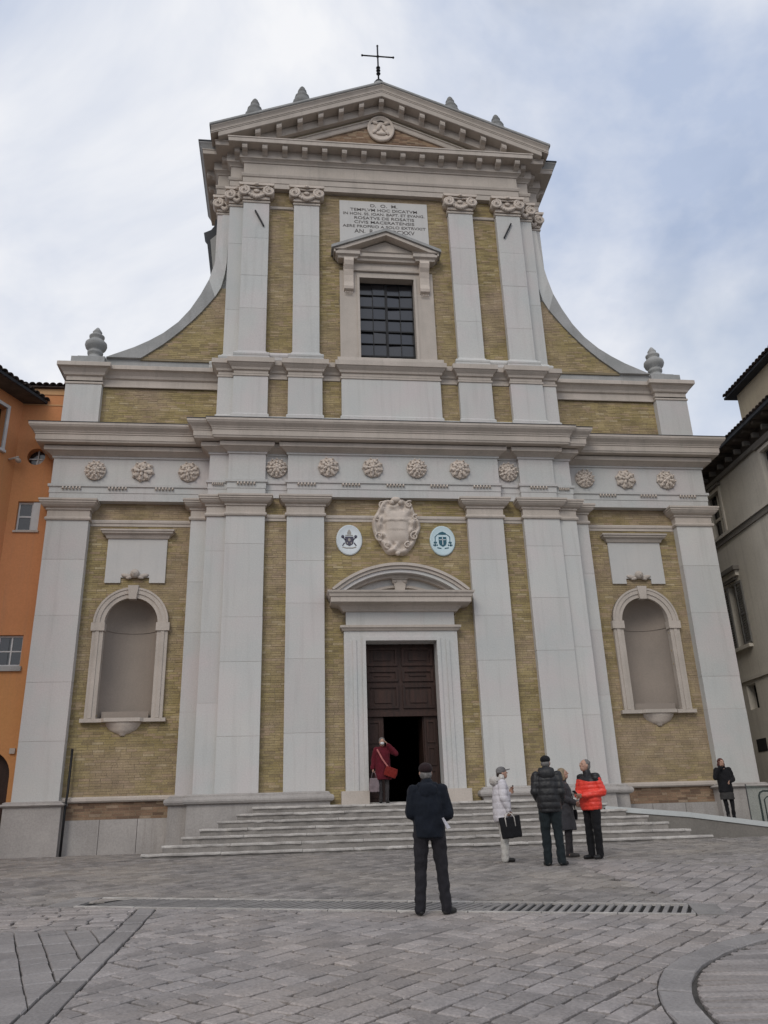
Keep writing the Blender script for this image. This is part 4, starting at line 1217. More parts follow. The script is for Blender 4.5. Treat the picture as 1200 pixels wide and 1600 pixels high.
# --- body of the church behind the front
bd = MB()
bd.box(-5.5, 5.5, 1.25, 30, 12, 22.4)
bd.box(-9.95, -5.5, 1.6, 28, 0, 12.0); bd.box(5.5, 9.95, 1.6, 28, 0, 12.0)
bd.box(-5.5, -1.3, 1.15, 30, 0, 12.0); bd.box(1.3, 5.5, 1.15, 30, 0, 12.0); bd.box(-1.3, 1.3, 1.15, 30, 5.62, 12.0); bd.box(-1.3, 1.3, 9.1, 30, 0, 5.7)
bd.build('nave_walls', 'plaster_cream', ch)
# lead-covered gable of the side roof, peeping out on the left
tw = MB().prism([(-6.38, 21.45), (-6.48, 21.60), (-6.22, 21.75), (-6.10, 21.95), (-6.08, 22.25), (-5.3, 22.25), (-5.3, 19.0), (-6.05, 19.0)], 3.0, 3.5).build('side_gable', 'lead', ch)
MB().prism([(-6.22, 21.25), (-6.0, 21.5), (-5.5, 21.7), (-5.5, 19.5), (-6.02, 19.5)], 2.95, 3.0).build('gable_panel', 'trim_grey', tw)

# ------------------------------------------------------------------ steps
st = thing('entrance_steps', 'worn pale stone steps leading up to the church doorway', 'steps', (0.28, -2.8, 0))
ZS = [.10, .265, .43, .595, .76, .925, 1.08]
XL = [-6.25, -5.88, -5.50, -5.15, -4.77, -4.35, -3.98]; XR = [6.81, 6.47, 6.12, 5.78, 5.40, 5.05, 4.7]
for k in range(7):
    yf = -2.8 + .38 * k
    zb = ZS[k - 1] if k else -.15
    yb = yf + .62 if k < 6 else .06
    x = XL[k]
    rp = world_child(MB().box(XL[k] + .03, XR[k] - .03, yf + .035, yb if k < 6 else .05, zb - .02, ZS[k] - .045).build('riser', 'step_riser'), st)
    while x < XR[k] - .05:
        l = random.uniform(1.1, 1.9)
        x1 = x + l
        if XR[k] - x1 < .7: x1 = XR[k]
        dz = random.uniform(-.006, .004); dy = random.uniform(-.008, .008)
        zt = ZS[k] + dz
        prof = [(yb, zt - .06), (yf + .012 + dy, zt - .06), (yf + dy, zt - .048), (yf + dy, zt - .018), (yf + .012 + dy, zt - .003), (yf + .03 + dy, zt), (yb, zt)]
        m_ = len(prof)
        nsub = 11
        vs = []
        for i in range(nsub + 1):
            xx = x + .004 + (x1 - x - .008) * i / nsub
            cy = random.uniform(-.009, .011); cz = random.uniform(-.009, .002)
            if random.random() < .12: cy += .02; cz -= .006
            for a, (py, pz) in enumerate(prof):
                e = 1 if 1 <= a <= 5 else 0
                vs.append((xx, py + cy * e, pz + cz * e))
        fs = []
        for i in range(nsub):
            for a in range(m_): fs.append((i * m_ + a, (i + 1) * m_ + a, (i + 1) * m_ + (a + 1) % m_, i * m_ + (a + 1) % m_))
        fs += [tuple(range(m_)), tuple(range(nsub * m_, (nsub + 1) * m_))[::-1]]
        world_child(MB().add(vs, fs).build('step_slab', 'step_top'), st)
        x = x1

# ------------------------------------------------------------------ ramp and railing on the right
rampo = thing('access_ramp', 'low pale edged access ramp sloping down right beside the church steps', 'ramp', (7.5, -1.5, 0))
RP = [(4.95, -.98, .80), (6.93, -1.46, .585), (8.65, -1.88, .31), (10.6, -2.36, .05), (12.0, -2.70, -.03)]
def strip(pts, off0, off1, z0, z1):       # strip along the ramp front line
    mb = MB(); vs = []; fs = []
    for x, y, z in pts:
        vs += [(x, y + off0, z + z0), (x, y + off1, z + z0), (x, y + off1, z + z1), (x, y + off0, z + z1)]
    for i in range(len(pts) - 1):
        for a in range(4): fs.append((i * 4 + a, (i + 1) * 4 + a, (i + 1) * 4 + (a + 1) % 4, i * 4 + (a + 1) % 4))
    fs += [(0, 1, 2, 3), tuple(range(len(pts) * 4 - 4, len(pts) * 4))[::-1]]
    return mb.add(vs, fs)
mb = MB(); vs = []; fs = []
for x, y, z in RP: vs += [(x, y + .03, -.3), (x, y + .03, z - .005), (x, .42, z - .005), (x, .42, -.3)]
for i in range(len(RP) - 1):
    for a in range(4): fs.append((i * 4 + a, (i + 1) * 4 + a, (i + 1) * 4 + (a + 1) % 4, i * 4 + (a + 1) % 4))
fs += [(0, 1, 2, 3), tuple(range(len(RP) * 4 - 4, len(RP) * 4))[::-1]]
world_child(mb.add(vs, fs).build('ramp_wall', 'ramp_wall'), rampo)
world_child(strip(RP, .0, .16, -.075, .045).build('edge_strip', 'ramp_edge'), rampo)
world_child(strip(RP, .17, 1.35, -.02, .0).build('ramp_floor', 'ramp_floor'), rampo)
rail = thing('glass_railing', 'clear glass panel railing with thin dark posts on the access ramp', 'railing', (9.3, -1.6, .2))
RG = [(8.42, -1.70, .37), (9.15, -1.88, .255), (9.9, -2.07, .15), (10.7, -2.26, .05)]
for x, y, z in RG:
    world_child(MB().bar((x, y, z), (x, y, z + .88), .022, .022, (0, 1, 0)).build('post', 'steel'), rail)
for a, b in zip(RG[:-1], RG[1:]):
    mb = MB().add([(a[0] + .02, a[1], a[2] + .04), (b[0] - .02, b[1], b[2] + .04), (b[0] - .02, b[1], b[2] + .86), (a[0] + .02, a[1], a[2] + .86), (a[0] + .02, a[1] + .012, a[2] + .04), (b[0] - .02, b[1] + .012, b[2] + .04), (b[0] - .02, b[1] + .012, b[2] + .86), (a[0] + .02, a[1] + .012, a[2] + .86)], [(0, 1, 2, 3), (7, 6, 5, 4), (0, 4, 5, 1), (1, 5, 6, 2), (2, 6, 7, 3), (3, 7, 4, 0)])
    world_child(mb.build('glass_panel', 'clear_glass'), rail)
hr = thing('handrail', 'black looped metal handrail at the right end of the ramp', 'handrail', (9.1, -.4, .2))
world_child(MB().tube([(9.50, -.35, .25), (9.50, -.35, 1.00), (9.53, -.37, 1.08), (9.61, -.40, 1.12), (9.9, -.55, 1.10), (10.9, -.8, .98), (11.0, -.83, .9), (11.0, -.83, .1)], .026, 8).build('rail_tube', 'iron'), hr)
world_child(MB().tube([(9.62, -.37, .22), (9.62, -.37, .90), (9.69, -.40, .97), (10.9, -.78, .86)], .018, 8).build('rail_tube', 'iron'), hr)

# downpipe left of the side bay
dp = MB().tube([(-8.74, .50, 0.06), (-8.74, .52, 1.25), (-8.74, .62, 1.6), (-8.74, .64, 2.68)], .032, 8).build('downpipe', 'iron')
tag(dp, 'thin dark metal downpipe at the foot of the left side bay', 'pipe')

# ------------------------------------------------------------------ orange house on the left
lh = thing('orange_house', 'orange plastered house with white windows and dark tiled eave, left of the church', 'house', (-11.3, 1.0, 0))
def lc(mb, n_, m_, par=None):
    o = mb.build(n_, m_)
    if par is None: return world_child(o, lh)
    o.parent = par
    return o
YL = 1.0
AZ = R(24.4)
ld = Vector((-math.sin(AZ), -math.cos(AZ))); lnn = Vector((math.cos(AZ), -math.sin(AZ)))   # along the angled wall, outward
K0 = Vector((-11.36, YL))
def wall_openings(x0, x1, z0, z1, y0, y1, ops):
    """front wall split round rectangular openings (xa, xb, za, zb), which do not overlap in z"""
    mb = MB()
    zc = z0
    for xa, xb, za, zb in sorted(ops, key=lambda o: o[2]):
        if za > zc: mb.box(x0, x1, y0, y1, zc, za)
        if xa > x0: mb.box(x0, xa, y0, y1, za, zb)
        if xb < x1: mb.box(xb, x1, y0, y1, za, zb)
        zc = zb
    mb.box(x0, x1, y0, y1, zc, z1)
    return mb
OC = (-10.77, 11.28, .26)
w_ = wall_openings(-13.2, -10.05, -.3, 13.62, YL, YL + .35, [(-11.72, -10.36, -.2, 2.75), (-11.9, -10.46, 4.93, 5.81), (-11.10, -10.46, 8.9, 9.82), (OC[0] - .4, OC[0] + .4, OC[1] - .4, OC[1] + .4)])
# ring round the oculus
n_ = 32
for k in range(n_):
    a0, a1 = 2 * math.pi * k / n_, 2 * math.pi * (k + 1) / n_
    def sq(a):
        c, s_ = math.cos(a), math.sin(a); m_ = max(abs(c), abs(s_)); return (OC[0] + .4 * c / m_, OC[1] + .4 * s_ / m_)
    pi = lambda a: (OC[0] + OC[2] * math.cos(a), OC[1] + OC[2] * 1.05 * math.sin(a))
    w_.prism([pi(a0), pi(a1), sq(a1), sq(a0)], YL, YL + .35)
# arch head of the doorway
for k in range(16):
    a0, a1 = math.pi * k / 16, math.pi * (k + 1) / 16
    f = lambda a: (-11.04 + .68 * math.cos(a), 2.07 + .66 * math.sin(a))
    (xa, za), (xb, zb) = f(a0), f(a1)
    w_.prism([(xa, za), (xb, zb), (xb, 2.752), (xa, 2.752)], YL, YL + .35)
lwall = lc(w_, 'wall', 'orange')
body = MB().box(-13.2, -10.1, YL + .9, 8, -.3, 13.5)
lc(body, 'house_body', 'orange')
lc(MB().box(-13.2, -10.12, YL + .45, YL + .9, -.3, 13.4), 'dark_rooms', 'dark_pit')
lc(MB().box(-11.36, -10.05, YL - .025, YL + .02, 13.40, 13.60), 'parapet_band', 'orange_pale')
lc(MB().box(-11.36, -10.05, YL - .02, YL + .02, 13.02, 13.06), 'plaster_band', 'orange_pale')
rt = lc(MB().box(-11.4, -10.05, YL - .12, YL + 1.5, 13.62, 13.66), 'parapet_coping', 'roof_dark')
tile = MB(); vs = []; fs = []
for e, sc2 in ((0, 1.0), (.5, .82)):
    for rr in (.10, .085):
        for k in range(7):
            a = math.pi * k / 6
            vs.append((rr * sc2 * math.cos(a), e, rr * sc2 * math.sin(a) * .8 + (.02 if e else 0)))
for k in range(6):
    fs += [(k, k + 1, 14 + k + 1, 14 + k), (7 + k, 21 + k, 21 + k + 1, 7 + k + 1), (k, 7 + k, 7 + k + 1, k + 1), (14 + k, 14 + k + 1, 21 + k + 1, 21 + k)]
fs += [(0, 14, 21, 7), (6, 13, 27, 20)]
tmesh = tile.add(vs, fs, True).mesh('roof_tile', 'roof_dark')
def tile_at(par, loc, rz, tilt=.28):
    o = obj('roof_tile', tmesh, par)
    o.matrix_basis = Matrix.Translation(loc) @ Matrix.Rotation(rz, 4, 'Z') @ Matrix.Rotation(tilt, 4, 'X')
    return o
for k in range(7):
    o = tile_at(rt, (-11.32 + .205 * k - 0, YL - .2, 13.66), 0, .15)
# angled wing towards the square, with its overhanging eave
A1 = K0 + ld * 9
q4 = [K0, A1, A1 - lnn * 4, K0 - lnn * 4]
# opening for the upper window: s 0.52..1.5, z 11.24..12.69
def wingbox(s0, s1, t0, t1, z0, z1):
    p = [K0 + ld * s0 + lnn * t0, K0 + ld * s1 + lnn * t0, K0 + ld * s1 + lnn * t1, K0 + ld * s0 + lnn * t1]
    return MB().prism_z([(v.x, v.y) for v in p], z0, z1)
wing = MB()
for b in ((0, .62, -.3, 0, -.8, 13.1), (1.6, 9, -.3, 0, -.8, 13.1), (.62, 1.6, -.3, 0, -.8, 11.3), (.62, 1.6, -.3, 0, 12.6, 13.1)):
    m2_ = wingbox(*b); wing.add(m2_.v, m2_.f)
lc(wing, 'wing_wall', 'orange')
lc(wingbox(0.05, 9, -4, -.45, -.8, 13.05), 'wing_body', 'orange')
for b in ((.52, .62, -.02, .05, 11.22, 12.70), (1.6, 1.7, -.02, .05, 11.22, 12.70), (.62, 1.6, -.02, .05, 12.60, 12.70), (.5, 1.72, -.02, .09, 11.16, 11.24)):
    lc(wingbox(*b), 'window_surround', 'white_paint')
lc(wingbox(.62, 1.6, -.22, -.2, 11.24, 12.6), 'window_pane', 'pane_glass')
lc(wingbox(1.09, 1.13, -.2, -.15, 11.24, 12.6), 'mullion', 'white_paint')
wr = lc(wingbox(-.25, 9, -4.2, .62, 13.08, 13.16), 'roof', 'old_wood')
lc(wingbox(-.27, 9, .60, .67, 13.07, 13.16), 'gutter', 'lead')
for k in range(36):
    p = K0 + ld * (-.2 + .225 * k) + lnn * .72
    tile_at(wr, (p.x, p.y, 13.17), math.atan2(lnn.y, lnn.x) + math.pi / 2, .25)
    p2 = K0 + ld * (-.2 + .225 * k) + lnn * .28
    tile_at(wr, (p2.x, p2.y, 13.29), math.atan2(lnn.y, lnn.x) + math.pi / 2, .25)
# floodlight bracket
p = K0 + ld * .28 + lnn * .02; p1 = K0 + ld * .2 + lnn * .3
fl = MB().tube([(p.x, p.y, 11.05), (p1.x, p1.y, 11.12)], .03, 6)
fl.ell((p1.x, p1.y, 11.0), (.09, .13, .07), 8, 6)
lc(fl, 'wall_lamp', 'trim')
# small window with its shutter
wf = lc(MB().box(-11.10, -11.05, YL + .1, YL + .16, 8.9, 9.82), 'window_frame', 'white_paint')
for b in ((-10.72, -10.67, YL + .1, YL + .16, 8.9, 9.82), (-11.05, -10.72, YL + .1, YL + .16, 9.76, 9.82), (-11.05, -10.72, YL + .1, YL + .16, 8.9, 8.96), (-11.05, -10.72, YL + .1, YL + .16, 9.34, 9.39)):
    MB().box(*b).build('window_frame', 'white_paint', wf)
for z0, z1 in ((8.96, 9.34), (9.39, 9.76)): MB().box(-11.05, -10.72, YL + .12, YL + .13, z0, z1).build('pane', 'pane_glass', wf)
MB().box(-10.67, -10.47, YL + .03, YL + .09, 8.92, 9.80).build('casement', 'white_paint', wf)
lc(MB().box(-11.14, -10.42, YL - .05, YL + .1, 8.84, 8.90), 'window_sill', 'trim')
# oculus
oc = lc(MB().box(OC[0] - .27, OC[0] + .27, YL + .2, YL + .22, OC[1] - .02, OC[1] + .02), 'oculus_bars', 'white_paint')
MB().box(OC[0] - .015, OC[0] + .025, YL + .19, YL + .215, OC[1] - .27, OC[1] + .27).build('bar', 'white_paint', oc)
MB().box(OC[0] - .27, OC[0] + .27, YL + .23, YL + .24, OC[1] - .27, OC[1] + .27).build('pane', 'pane_glass', oc)
MB().box(OC[0] - .05, OC[0] + .2, YL + .222, YL + .229, OC[1] - .25, OC[1] + .02).build('blind', 'white_paint', oc)
# lower window
wf = lc(MB().box(-11.9, -10.46, YL + .1, YL + .16, 5.76, 5.81), 'window_frame', 'white_paint')
for b in ((-10.50, -10.46, YL + .1, YL + .16, 4.93, 5.76), (-11.9, -10.50, YL + .1, YL + .16, 4.93, 5.0), (-10.79, -10.75, YL + .1, YL + .15, 5.0, 5.76), (-11.13, -11.09, YL + .1, YL + .15, 5.0, 5.76), (-11.47, -11.43, YL + .1, YL + .15, 5.0, 5.76), (-11.9, -10.5, YL + .105, YL + .145, 5.35, 5.385)):
    MB().box(*b).build('window_frame', 'white_paint', wf)
for k in range(4):
    xa = -11.86 + .34 * k
    for z0, z1 in ((5.0, 5.35), (5.385, 5.76)): MB().box(xa, xa + .33, YL + .12, YL + .13, z0, z1).build('pane', 'pane_glass', wf)
lc(MB().box(-12.0, -10.40, YL - .08, YL + .1, 4.80, 4.93), 'window_sill', 'trim_grey')
lc(MB().box(-11.72, -10.36, YL + .28, YL + .33, -.2, 2.75), 'door', 'wood')
lc(MB().box(-10.42, -10.28, YL - .06, YL + .01, 2.62, 2.76), 'bell_box', 'trim')

# ------------------------------------------------------------------ grey house on the right (its flank runs away from the square)
rh = thing('grey_house', 'tall grey-beige plastered house with louvred shutters and bracketed eave, right of the church', 'house', (12.0, 0, 0))
t2 = math.tan(R(2))
G0 = Vector((12.0, 0)); gd = Vector((math.sin(R(2)), math.cos(R(2)))); gn = Vector((-math.cos(R(2)), math.sin(R(2))))
def gbox(s0, s1, t0, t1, z0, z1):          # s along the wall (into the depth), t outwards (towards the church)
    p = [G0 + gd * s0 + gn * t0, G0 + gd * s1 + gn * t0, G0 + gd * s1 + gn * t1, G0 + gd * s0 + gn * t1]
    return MB().prism_z([(v.x, v.y) for v in p], z0, z1)
def gc(mb, n_, m_, par=None):
    o = mb.build(n_, m_)
    if par is not None:
        o.parent = par
        return o
    return world_child(o, rh)
S0, S1 = -4.0, 14.0
ops = [(3.05, 4.15, 9.82, 11.55), (-1.0, .2, 9.82, 11.62), (3.2, 3.86, 5.86, 8.05)]
gw = MB()
def addm(a, b): a.add(b.v, b.f)
for b in ((S0, S1, -.3, 0, -.8, 3.8), (S0, 3.2, -.3, 0, 3.8, 4.6), (3.8, S1, -.3, 0, 3.8, 4.6), (S0, S1, -.3, 0, 4.6, 5.86), (S0, 3.2, -.3, 0, 5.86, 8.02), (3.82, S1, -.3, 0, 5.86, 8.02), (S0, S1, -.3, 0, 8.02, 9.82), (S0, -1.0, -.3, 0, 9.82, 11.55), (.15, 3.10, -.3, 0, 9.82, 11.55), (4.14, S1, -.3, 0, 9.82, 11.55), (S0, S1, -.3, 0, 11.55, 12.2)):
    addm(gw, gbox(*b))
gc(gw, 'wall', 'plaster_grey')
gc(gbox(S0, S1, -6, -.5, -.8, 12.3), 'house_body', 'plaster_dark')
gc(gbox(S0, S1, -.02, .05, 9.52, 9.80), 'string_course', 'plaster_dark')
gc(gbox(S0, S1, .04, .10, 9.72, 9.83), 'string_course', 'plaster_grey')
gc(gbox(S0, S1, -.02, .06, 4.72, 4.84), 'string_course', 'plaster_grey')
gc(gbox(S0, S1, -.02, .12, 11.72, 11.86), 'eave_moulding', 'plaster_dark')
# windows
def gwindow(s0, s1, z0, z1):
    f = gc(gbox(s0 - .12, s0, -.1, .05, z0 - .1, z1 + .12), 'window_frame', 'plaster_grey')
    for b in ((s1, s1 + .12, -.1, .05, z0 - .1, z1 + .12), (s0, s1, -.1, .05, z1, z1 + .12), (s0, s1, -.1, .05, z0 - .1, z0)):
        gc(gbox(*b), 'window_frame', 'plaster_grey', f)
    mid = (s0 + s1) / 2; zm = z0 + (z1 - z0) * .45
    for b in ((mid - .05, mid + .05, -.2, -.14, z0, z1), (s0, mid - .05, -.2, -.14, zm - .05, zm + .05), (mid + .05, s1, -.2, -.14, zm - .05, zm + .05)):
        gc(gbox(*b), 'mullion', 'plaster_grey', f)
    for a, b in ((s0, mid - .05), (mid + .05, s1)):
        for c, d in ((z0, zm - .05), (zm + .05, z1)): gc(gbox(a, b, -.19, -.18, c, d), 'pane', 'pane_glass', f)
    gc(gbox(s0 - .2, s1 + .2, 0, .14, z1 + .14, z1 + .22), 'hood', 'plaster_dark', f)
gwindow(3.15, 4.08, 9.85, 11.45); gwindow(-.98, .12, 9.9, 11.5)
# shuttered window
sh = gc(gbox(3.1, 3.95, -.02, .10, 8.10, 8.2), 'shuttered_window', 'plaster_dark')
gc(gbox(2.8, 4.15, -.02, .22, 8.38, 8.52), 'hood', 'plaster_dark', sh)
gc(gbox(2.9, 4.1, -.02, .12, 8.2, 8.38), 'hood_frieze', 'plaster_grey', sh)
gc(gbox(2.85, 4.12, -.02, .14, 5.74, 5.85), 'sill', 'plaster_grey', sh)
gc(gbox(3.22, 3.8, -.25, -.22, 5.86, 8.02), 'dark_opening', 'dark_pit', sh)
for a, b in ((2.80, 3.26), (3.78, 4.16)):
    for c in ((a, a + .06, .01, .06, 5.88, 8.0), (b - .06, b, .01, .06, 5.88, 8.0), (a + .06, b - .06, .01, .06, 5.88, 5.96), (a + .06, b - .06, .01, .06, 6.86, 6.94), (a + .06, b - .06, .01, .06, 7.92, 8.0)):
        gc(gbox(*c), 'shutter_frame', 'shutter', sh)
    for z0, z1 in ((5.96, 6.86), (6.94, 7.92)):
        z = z0 + .03
        while z < z1 - .05:
            gc(gbox(a + .06, b - .06, .015, .045, z, z + .045), 'louvre', 'shutter', sh); z += .082
# small blind recesses low down
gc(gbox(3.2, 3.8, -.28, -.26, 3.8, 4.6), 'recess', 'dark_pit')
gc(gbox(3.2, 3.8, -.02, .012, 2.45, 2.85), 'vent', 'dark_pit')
# bracketed eave and roof
rr_ = gc(gbox(S0 - .3, S1, -6, .62, 12.26, 12.33), 'roof', 'old_wood')
gc(gbox(S0 - .3, S1, .60, .67, 12.22, 12.33), 'gutter', 'lead')
gc(gbox(S0, S1, -.1, .04, 11.86, 12.3), 'eave_wall', 'old_wood')
for k in range(24):
    s_ = S0 + .2 + k * .62
    gc(gbox(s_, s_ + .12, .0, .55, 12.14, 12.26), 'rafter', 'old_wood', rr_)
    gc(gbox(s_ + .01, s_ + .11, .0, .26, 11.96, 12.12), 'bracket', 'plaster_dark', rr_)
for k in range(70):
    s_ = S0 - .2 + .205 * k
    if s_ > 9: break
    p = G0 + gd * s_ + gn * .70
    o = tile_at(rr_, (p.x, p.y, 12.34), math.atan2(gn.y, gn.x) + math.pi / 2, .28)
# cream attic storey standing on the roof, with its own dark eave
gc(gbox(-5.0, .78, -4.5, .0, 12.30, 13.95), 'attic_storey', 'plaster_cream')
r3 = gc(gbox(-5.2, 1.10, -4.7, .30, 13.95, 14.02), 'attic_roof', 'lead')
for k in range(30):
    p = G0 + gd * (-5.1 + .205 * k + .1) + gn * .36
    tile_at(r3, (p.x, p.y, 14.03), math.atan2(gn.y, gn.x) + math.pi / 2, .28)

# ------------------------------------------------------------------ people
class PB(MB):
    def cap(s, p, q, r1, r2, n=12):
        p, q = Vector(p), Vector(q)
        d = (q - p)
        d = d.normalized() if d.length > 1e-5 else Vector((0, 0, 1))
        pts = []; rad = []
        for a in (80, 50, 25, 0):
            pts.append(p - d * r1 * math.sin(R(a))); rad.append(max(.002, r1 * math.cos(R(a))))
        for a in (0, 25, 50, 80):
            pts.append(q + d * r2 * math.sin(R(a))); rad.append(max(.002, r2 * math.cos(R(a))))
        return s.tube(pts, rad, n)
    def loft(s, rows, n=24, p=2.4):
        vs = []; fs = []
        for cx, cy, z, rx, ry in rows:
            for k in range(n):
                t = 2 * math.pi * k / n
                c, sn = math.cos(t), math.sin(t)
                vs.append((cx + rx * math.copysign(abs(c) ** (2 / p), c), cy + ry * math.copysign(abs(sn) ** (2 / p), sn), z))
        for i in range(len(rows) - 1):
            for k in range(n): fs.append((i * n + k, i * n + (k + 1) % n, (i + 1) * n + (k + 1) % n, (i + 1) * n + k))
        fs += [tuple(range(n))[::-1], tuple(range((len(rows) - 1) * n, len(rows) * n))]
        return s.add(vs, fs, True)
def blob(mb, name, m, vox=.012, smooth=4, disp=None):
    me = bpy.data.meshes.new('tmp')
    me.from_pydata([tuple(p) for p in mb.v], [], mb.f)
    bm = bmesh.new(); bm.from_mesh(me); bmesh.ops.recalc_face_normals(bm, faces=bm.faces); bm.to_mesh(me); bm.free()
    o = bpy.data.objects.new('tmp', me)
    COL.objects.link(o)
    rm_ = o.modifiers.new('r', 'REMESH'); rm_.mode = 'VOXEL'; rm_.voxel_size = vox
    if smooth:
        sm = o.modifiers.new('s', 'SMOOTH'); sm.factor = .5; sm.iterations = smooth
    dg = bpy.context.evaluated_depsgraph_get()
    out_ = bpy.data.meshes.new_from_object(o.evaluated_get(dg))
    bpy.data.objects.remove(o); bpy.data.meshes.remove(me)
    if disp:
        n_ = len(out_.vertices)
        co_ = np.empty(n_ * 3); out_.vertices.foreach_get('co', co_); co_ = co_.reshape(-1, 3)
        no = np.empty(n_ * 3); out_.vertex_normals.foreach_get('vector', no); no = no.reshape(-1, 3)
        d = np.array([disp(Vector(c)) for c in co_])
        out_.vertices.foreach_set('co', (co_ + no * d[:, None]).ravel())
    out_.polygons.foreach_set('use_smooth', [True] * len(out_.polygons))
    out_.name = name
    out_.materials.clear(); out_.materials.append(MATS[m])
    out_.update()
    return out_
def folds(amp, seed=0, fz=9.0, fx=16.0):
    return lambda c: amp * (mnoise.noise(Vector((c.x * fx + seed, c.y * fx, c.z * fz))) + .5 * mnoise.noise(Vector((c.x * 30, c.y * 30 + seed, c.z * 14))))
def quilt(amp, seed=0, step=.085):
    f = folds(amp * .7, seed)
    return lambda c: amp * (abs(math.sin(math.pi * (c.z + .02 * c.x) / step)) ** .55 - .7) + f(c)

def hand(mb, wr, d, side, curl=.5, sc3=1.0):
    """palm and five separate fingers; d = direction of the hand, side = towards the thumb"""
    d = Vector(d).normalized(); side = Vector(side); side = (side - d * side.dot(d)).normalized()
    nrm = d.cross(side)                   # the fingers curl towards -nrm
    wr = Vector(wr)
    for k in range(4):
        o = side * (.027 - .018 * k)
        mb.cap(wr + o * .6, wr + d * .085 + o, .014, .012, 8)
        l = (.042, .047, .044, .035)[k]
        p0 = wr + d * .088 + o
        p1 = p0 + (d * math.cos(curl) - nrm * math.sin(curl)) * l
        p2 = p1 + (d * math.cos(curl * 2.2) - nrm * math.sin(curl * 2.2)) * l * .85
        mb.cap(p0, p1, .0095, .009, 8); mb.cap(p1, p2, .009, .0078, 8)
    t0 = wr + side * .018 + d * .02
    t1 = t0 + (side * .8 + d * .75).normalized() * .045
    t2 = t1 + (side * .25 + d * .9 - nrm * .4).normalized() * .035
    mb.cap(t0, t1, .014, .0115, 8); mb.cap(t1, t2, .0115, .009, 8)

BASEJ = dict(hipL=(-.09, 0, .92), hipR=(.09, 0, .92), knL=(-.10, .015, .50), knR=(.10, .015, .50), anL=(-.105, -.03, .09), anR=(.105, -.03, .09),
             toL=(-.125, .14, .03), toR=(.125, .14, .03), shL=(-.18, -.01, 1.42), shR=(.18, -.01, 1.42), elL=(-.24, -.04, 1.14), elR=(.24, -.04, 1.14),
             wrL=(-.23, .08, .90), wrR=(.23, .08, .90), head=(0, .02, 1.64), look=0.0, nod=0.0)
def person(label, loc, rot, H, J, skin_only=False, group=None):
    j = dict(BASEJ); j.update(J)
    b = PB()
    V = {k: Vector(v) if isinstance(v, tuple) else v for k, v in j.items()}
    lean = j.get('lean', 0.0)
    b.loft([(0, 0, .86, .135, .09), (0, 0, .95, .14, .095), (0, 0, 1.06, .135, .095), (0, lean * .3, 1.2, .15, .105), (0, lean * .6, 1.34, .175, .11), (0, lean * .9, 1.42, .16, .09), (0, lean, 1.47, .07, .065)], 20)
    h = V['head']
    b.cap((0, lean, 1.44), (h.x * .7, h.y - .02, h.z - .07), .058, .052)
    rot_h = Matrix.Rotation(R(j['look']), 3, 'Z') @ Matrix.Rotation(R(-j['nod']), 3, 'X')
    hp = lambda x, y, z: h + rot_h @ Vector((x, y, z))
    b.ell(h, (.074, .094, .108), 18, 14, rot_h)
    b.ell(hp(0, .035, -.062), (.052, .056, .058), 14, 10, rot_h)
    b.cap(hp(0, .095, .0), hp(0, .112, -.028), .010, .014, 8)
    b.cap(hp(-.035, .088, .022), hp(.035, .088, .022), .011, .011, 8)
    b.cap(hp(-.02, .086, -.062), hp(.02, .086, -.062), .009, .009, 8)
    for sx in (-1, 1):
        b.ell(hp(sx * .076, -.005, -.01), (.010, .02, .03), 8, 6, rot_h)
        b.ell(hp(sx * .04, .066, -.02), (.022, .022, .025), 8, 6, rot_h)
    for s_ in 'LR':
        b.cap(V['hip' + s_], V['kn' + s_], .070, .046); b.cap(V['kn' + s_], V['an' + s_], .046, .033)
        b.cap(V['an' + s_] - Vector((0, .01, .04)), V['to' + s_], .036, .028)
        b.cap(V['sh' + s_], V['el' + s_], .052, .040); b.cap(V['el' + s_], V['wr' + s_], .040, .027)
        d = V['wr' + s_] - V['el' + s_]
        hd_ = Vector(j['hd' + s_]) if 'hd' + s_ in j else d
        side = Vector(j['th' + s_]) if 'th' + s_ in j else Vector((-.3 if s_ == 'R' else .3, 1, .3))
        hand(b, V['wr' + s_], hd_, side, j.get('cu' + s_, .5))
    me = blob(b, 'person', 'skin', .0085, 3)
    o = obj('person', me)
    o.location = loc; o.rotation_euler = (0, 0, R(rot)); k = H / 1.75
    o.scale = (k, k, k)
    tag(o, label, 'person', group)
    # eyes and mouth
    e = PB()
    for sx in (-1, 1): e.ell(hp(sx * .033, .083, .0), (.012, .009, .007), 8, 6, rot_h)
    obj('eyes', e.mesh('eyes', 'hair_dark'), o)
    return o, V, hp, rot_h
def legs(o, V, m, r=(.10, .074, .064), bottom=None, seed=0, waist=.98):
    b = PB()
    b.loft([(0, 0, .84, .155, .115), (0, 0, .92, .165, .12), (0, 0, waist, .15, .11)], 20)
    for s_ in 'LR':
        an = V['an' + s_] + Vector((0, 0, -.03))
        b.cap(V['hip' + s_], V['kn' + s_], r[0], r[1]); b.cap(V['kn' + s_], an, r[1], r[2])
    return obj('trousers', blob(b, 'trousers', m, .012, 4, folds(.012, seed, 14, 10)), o)
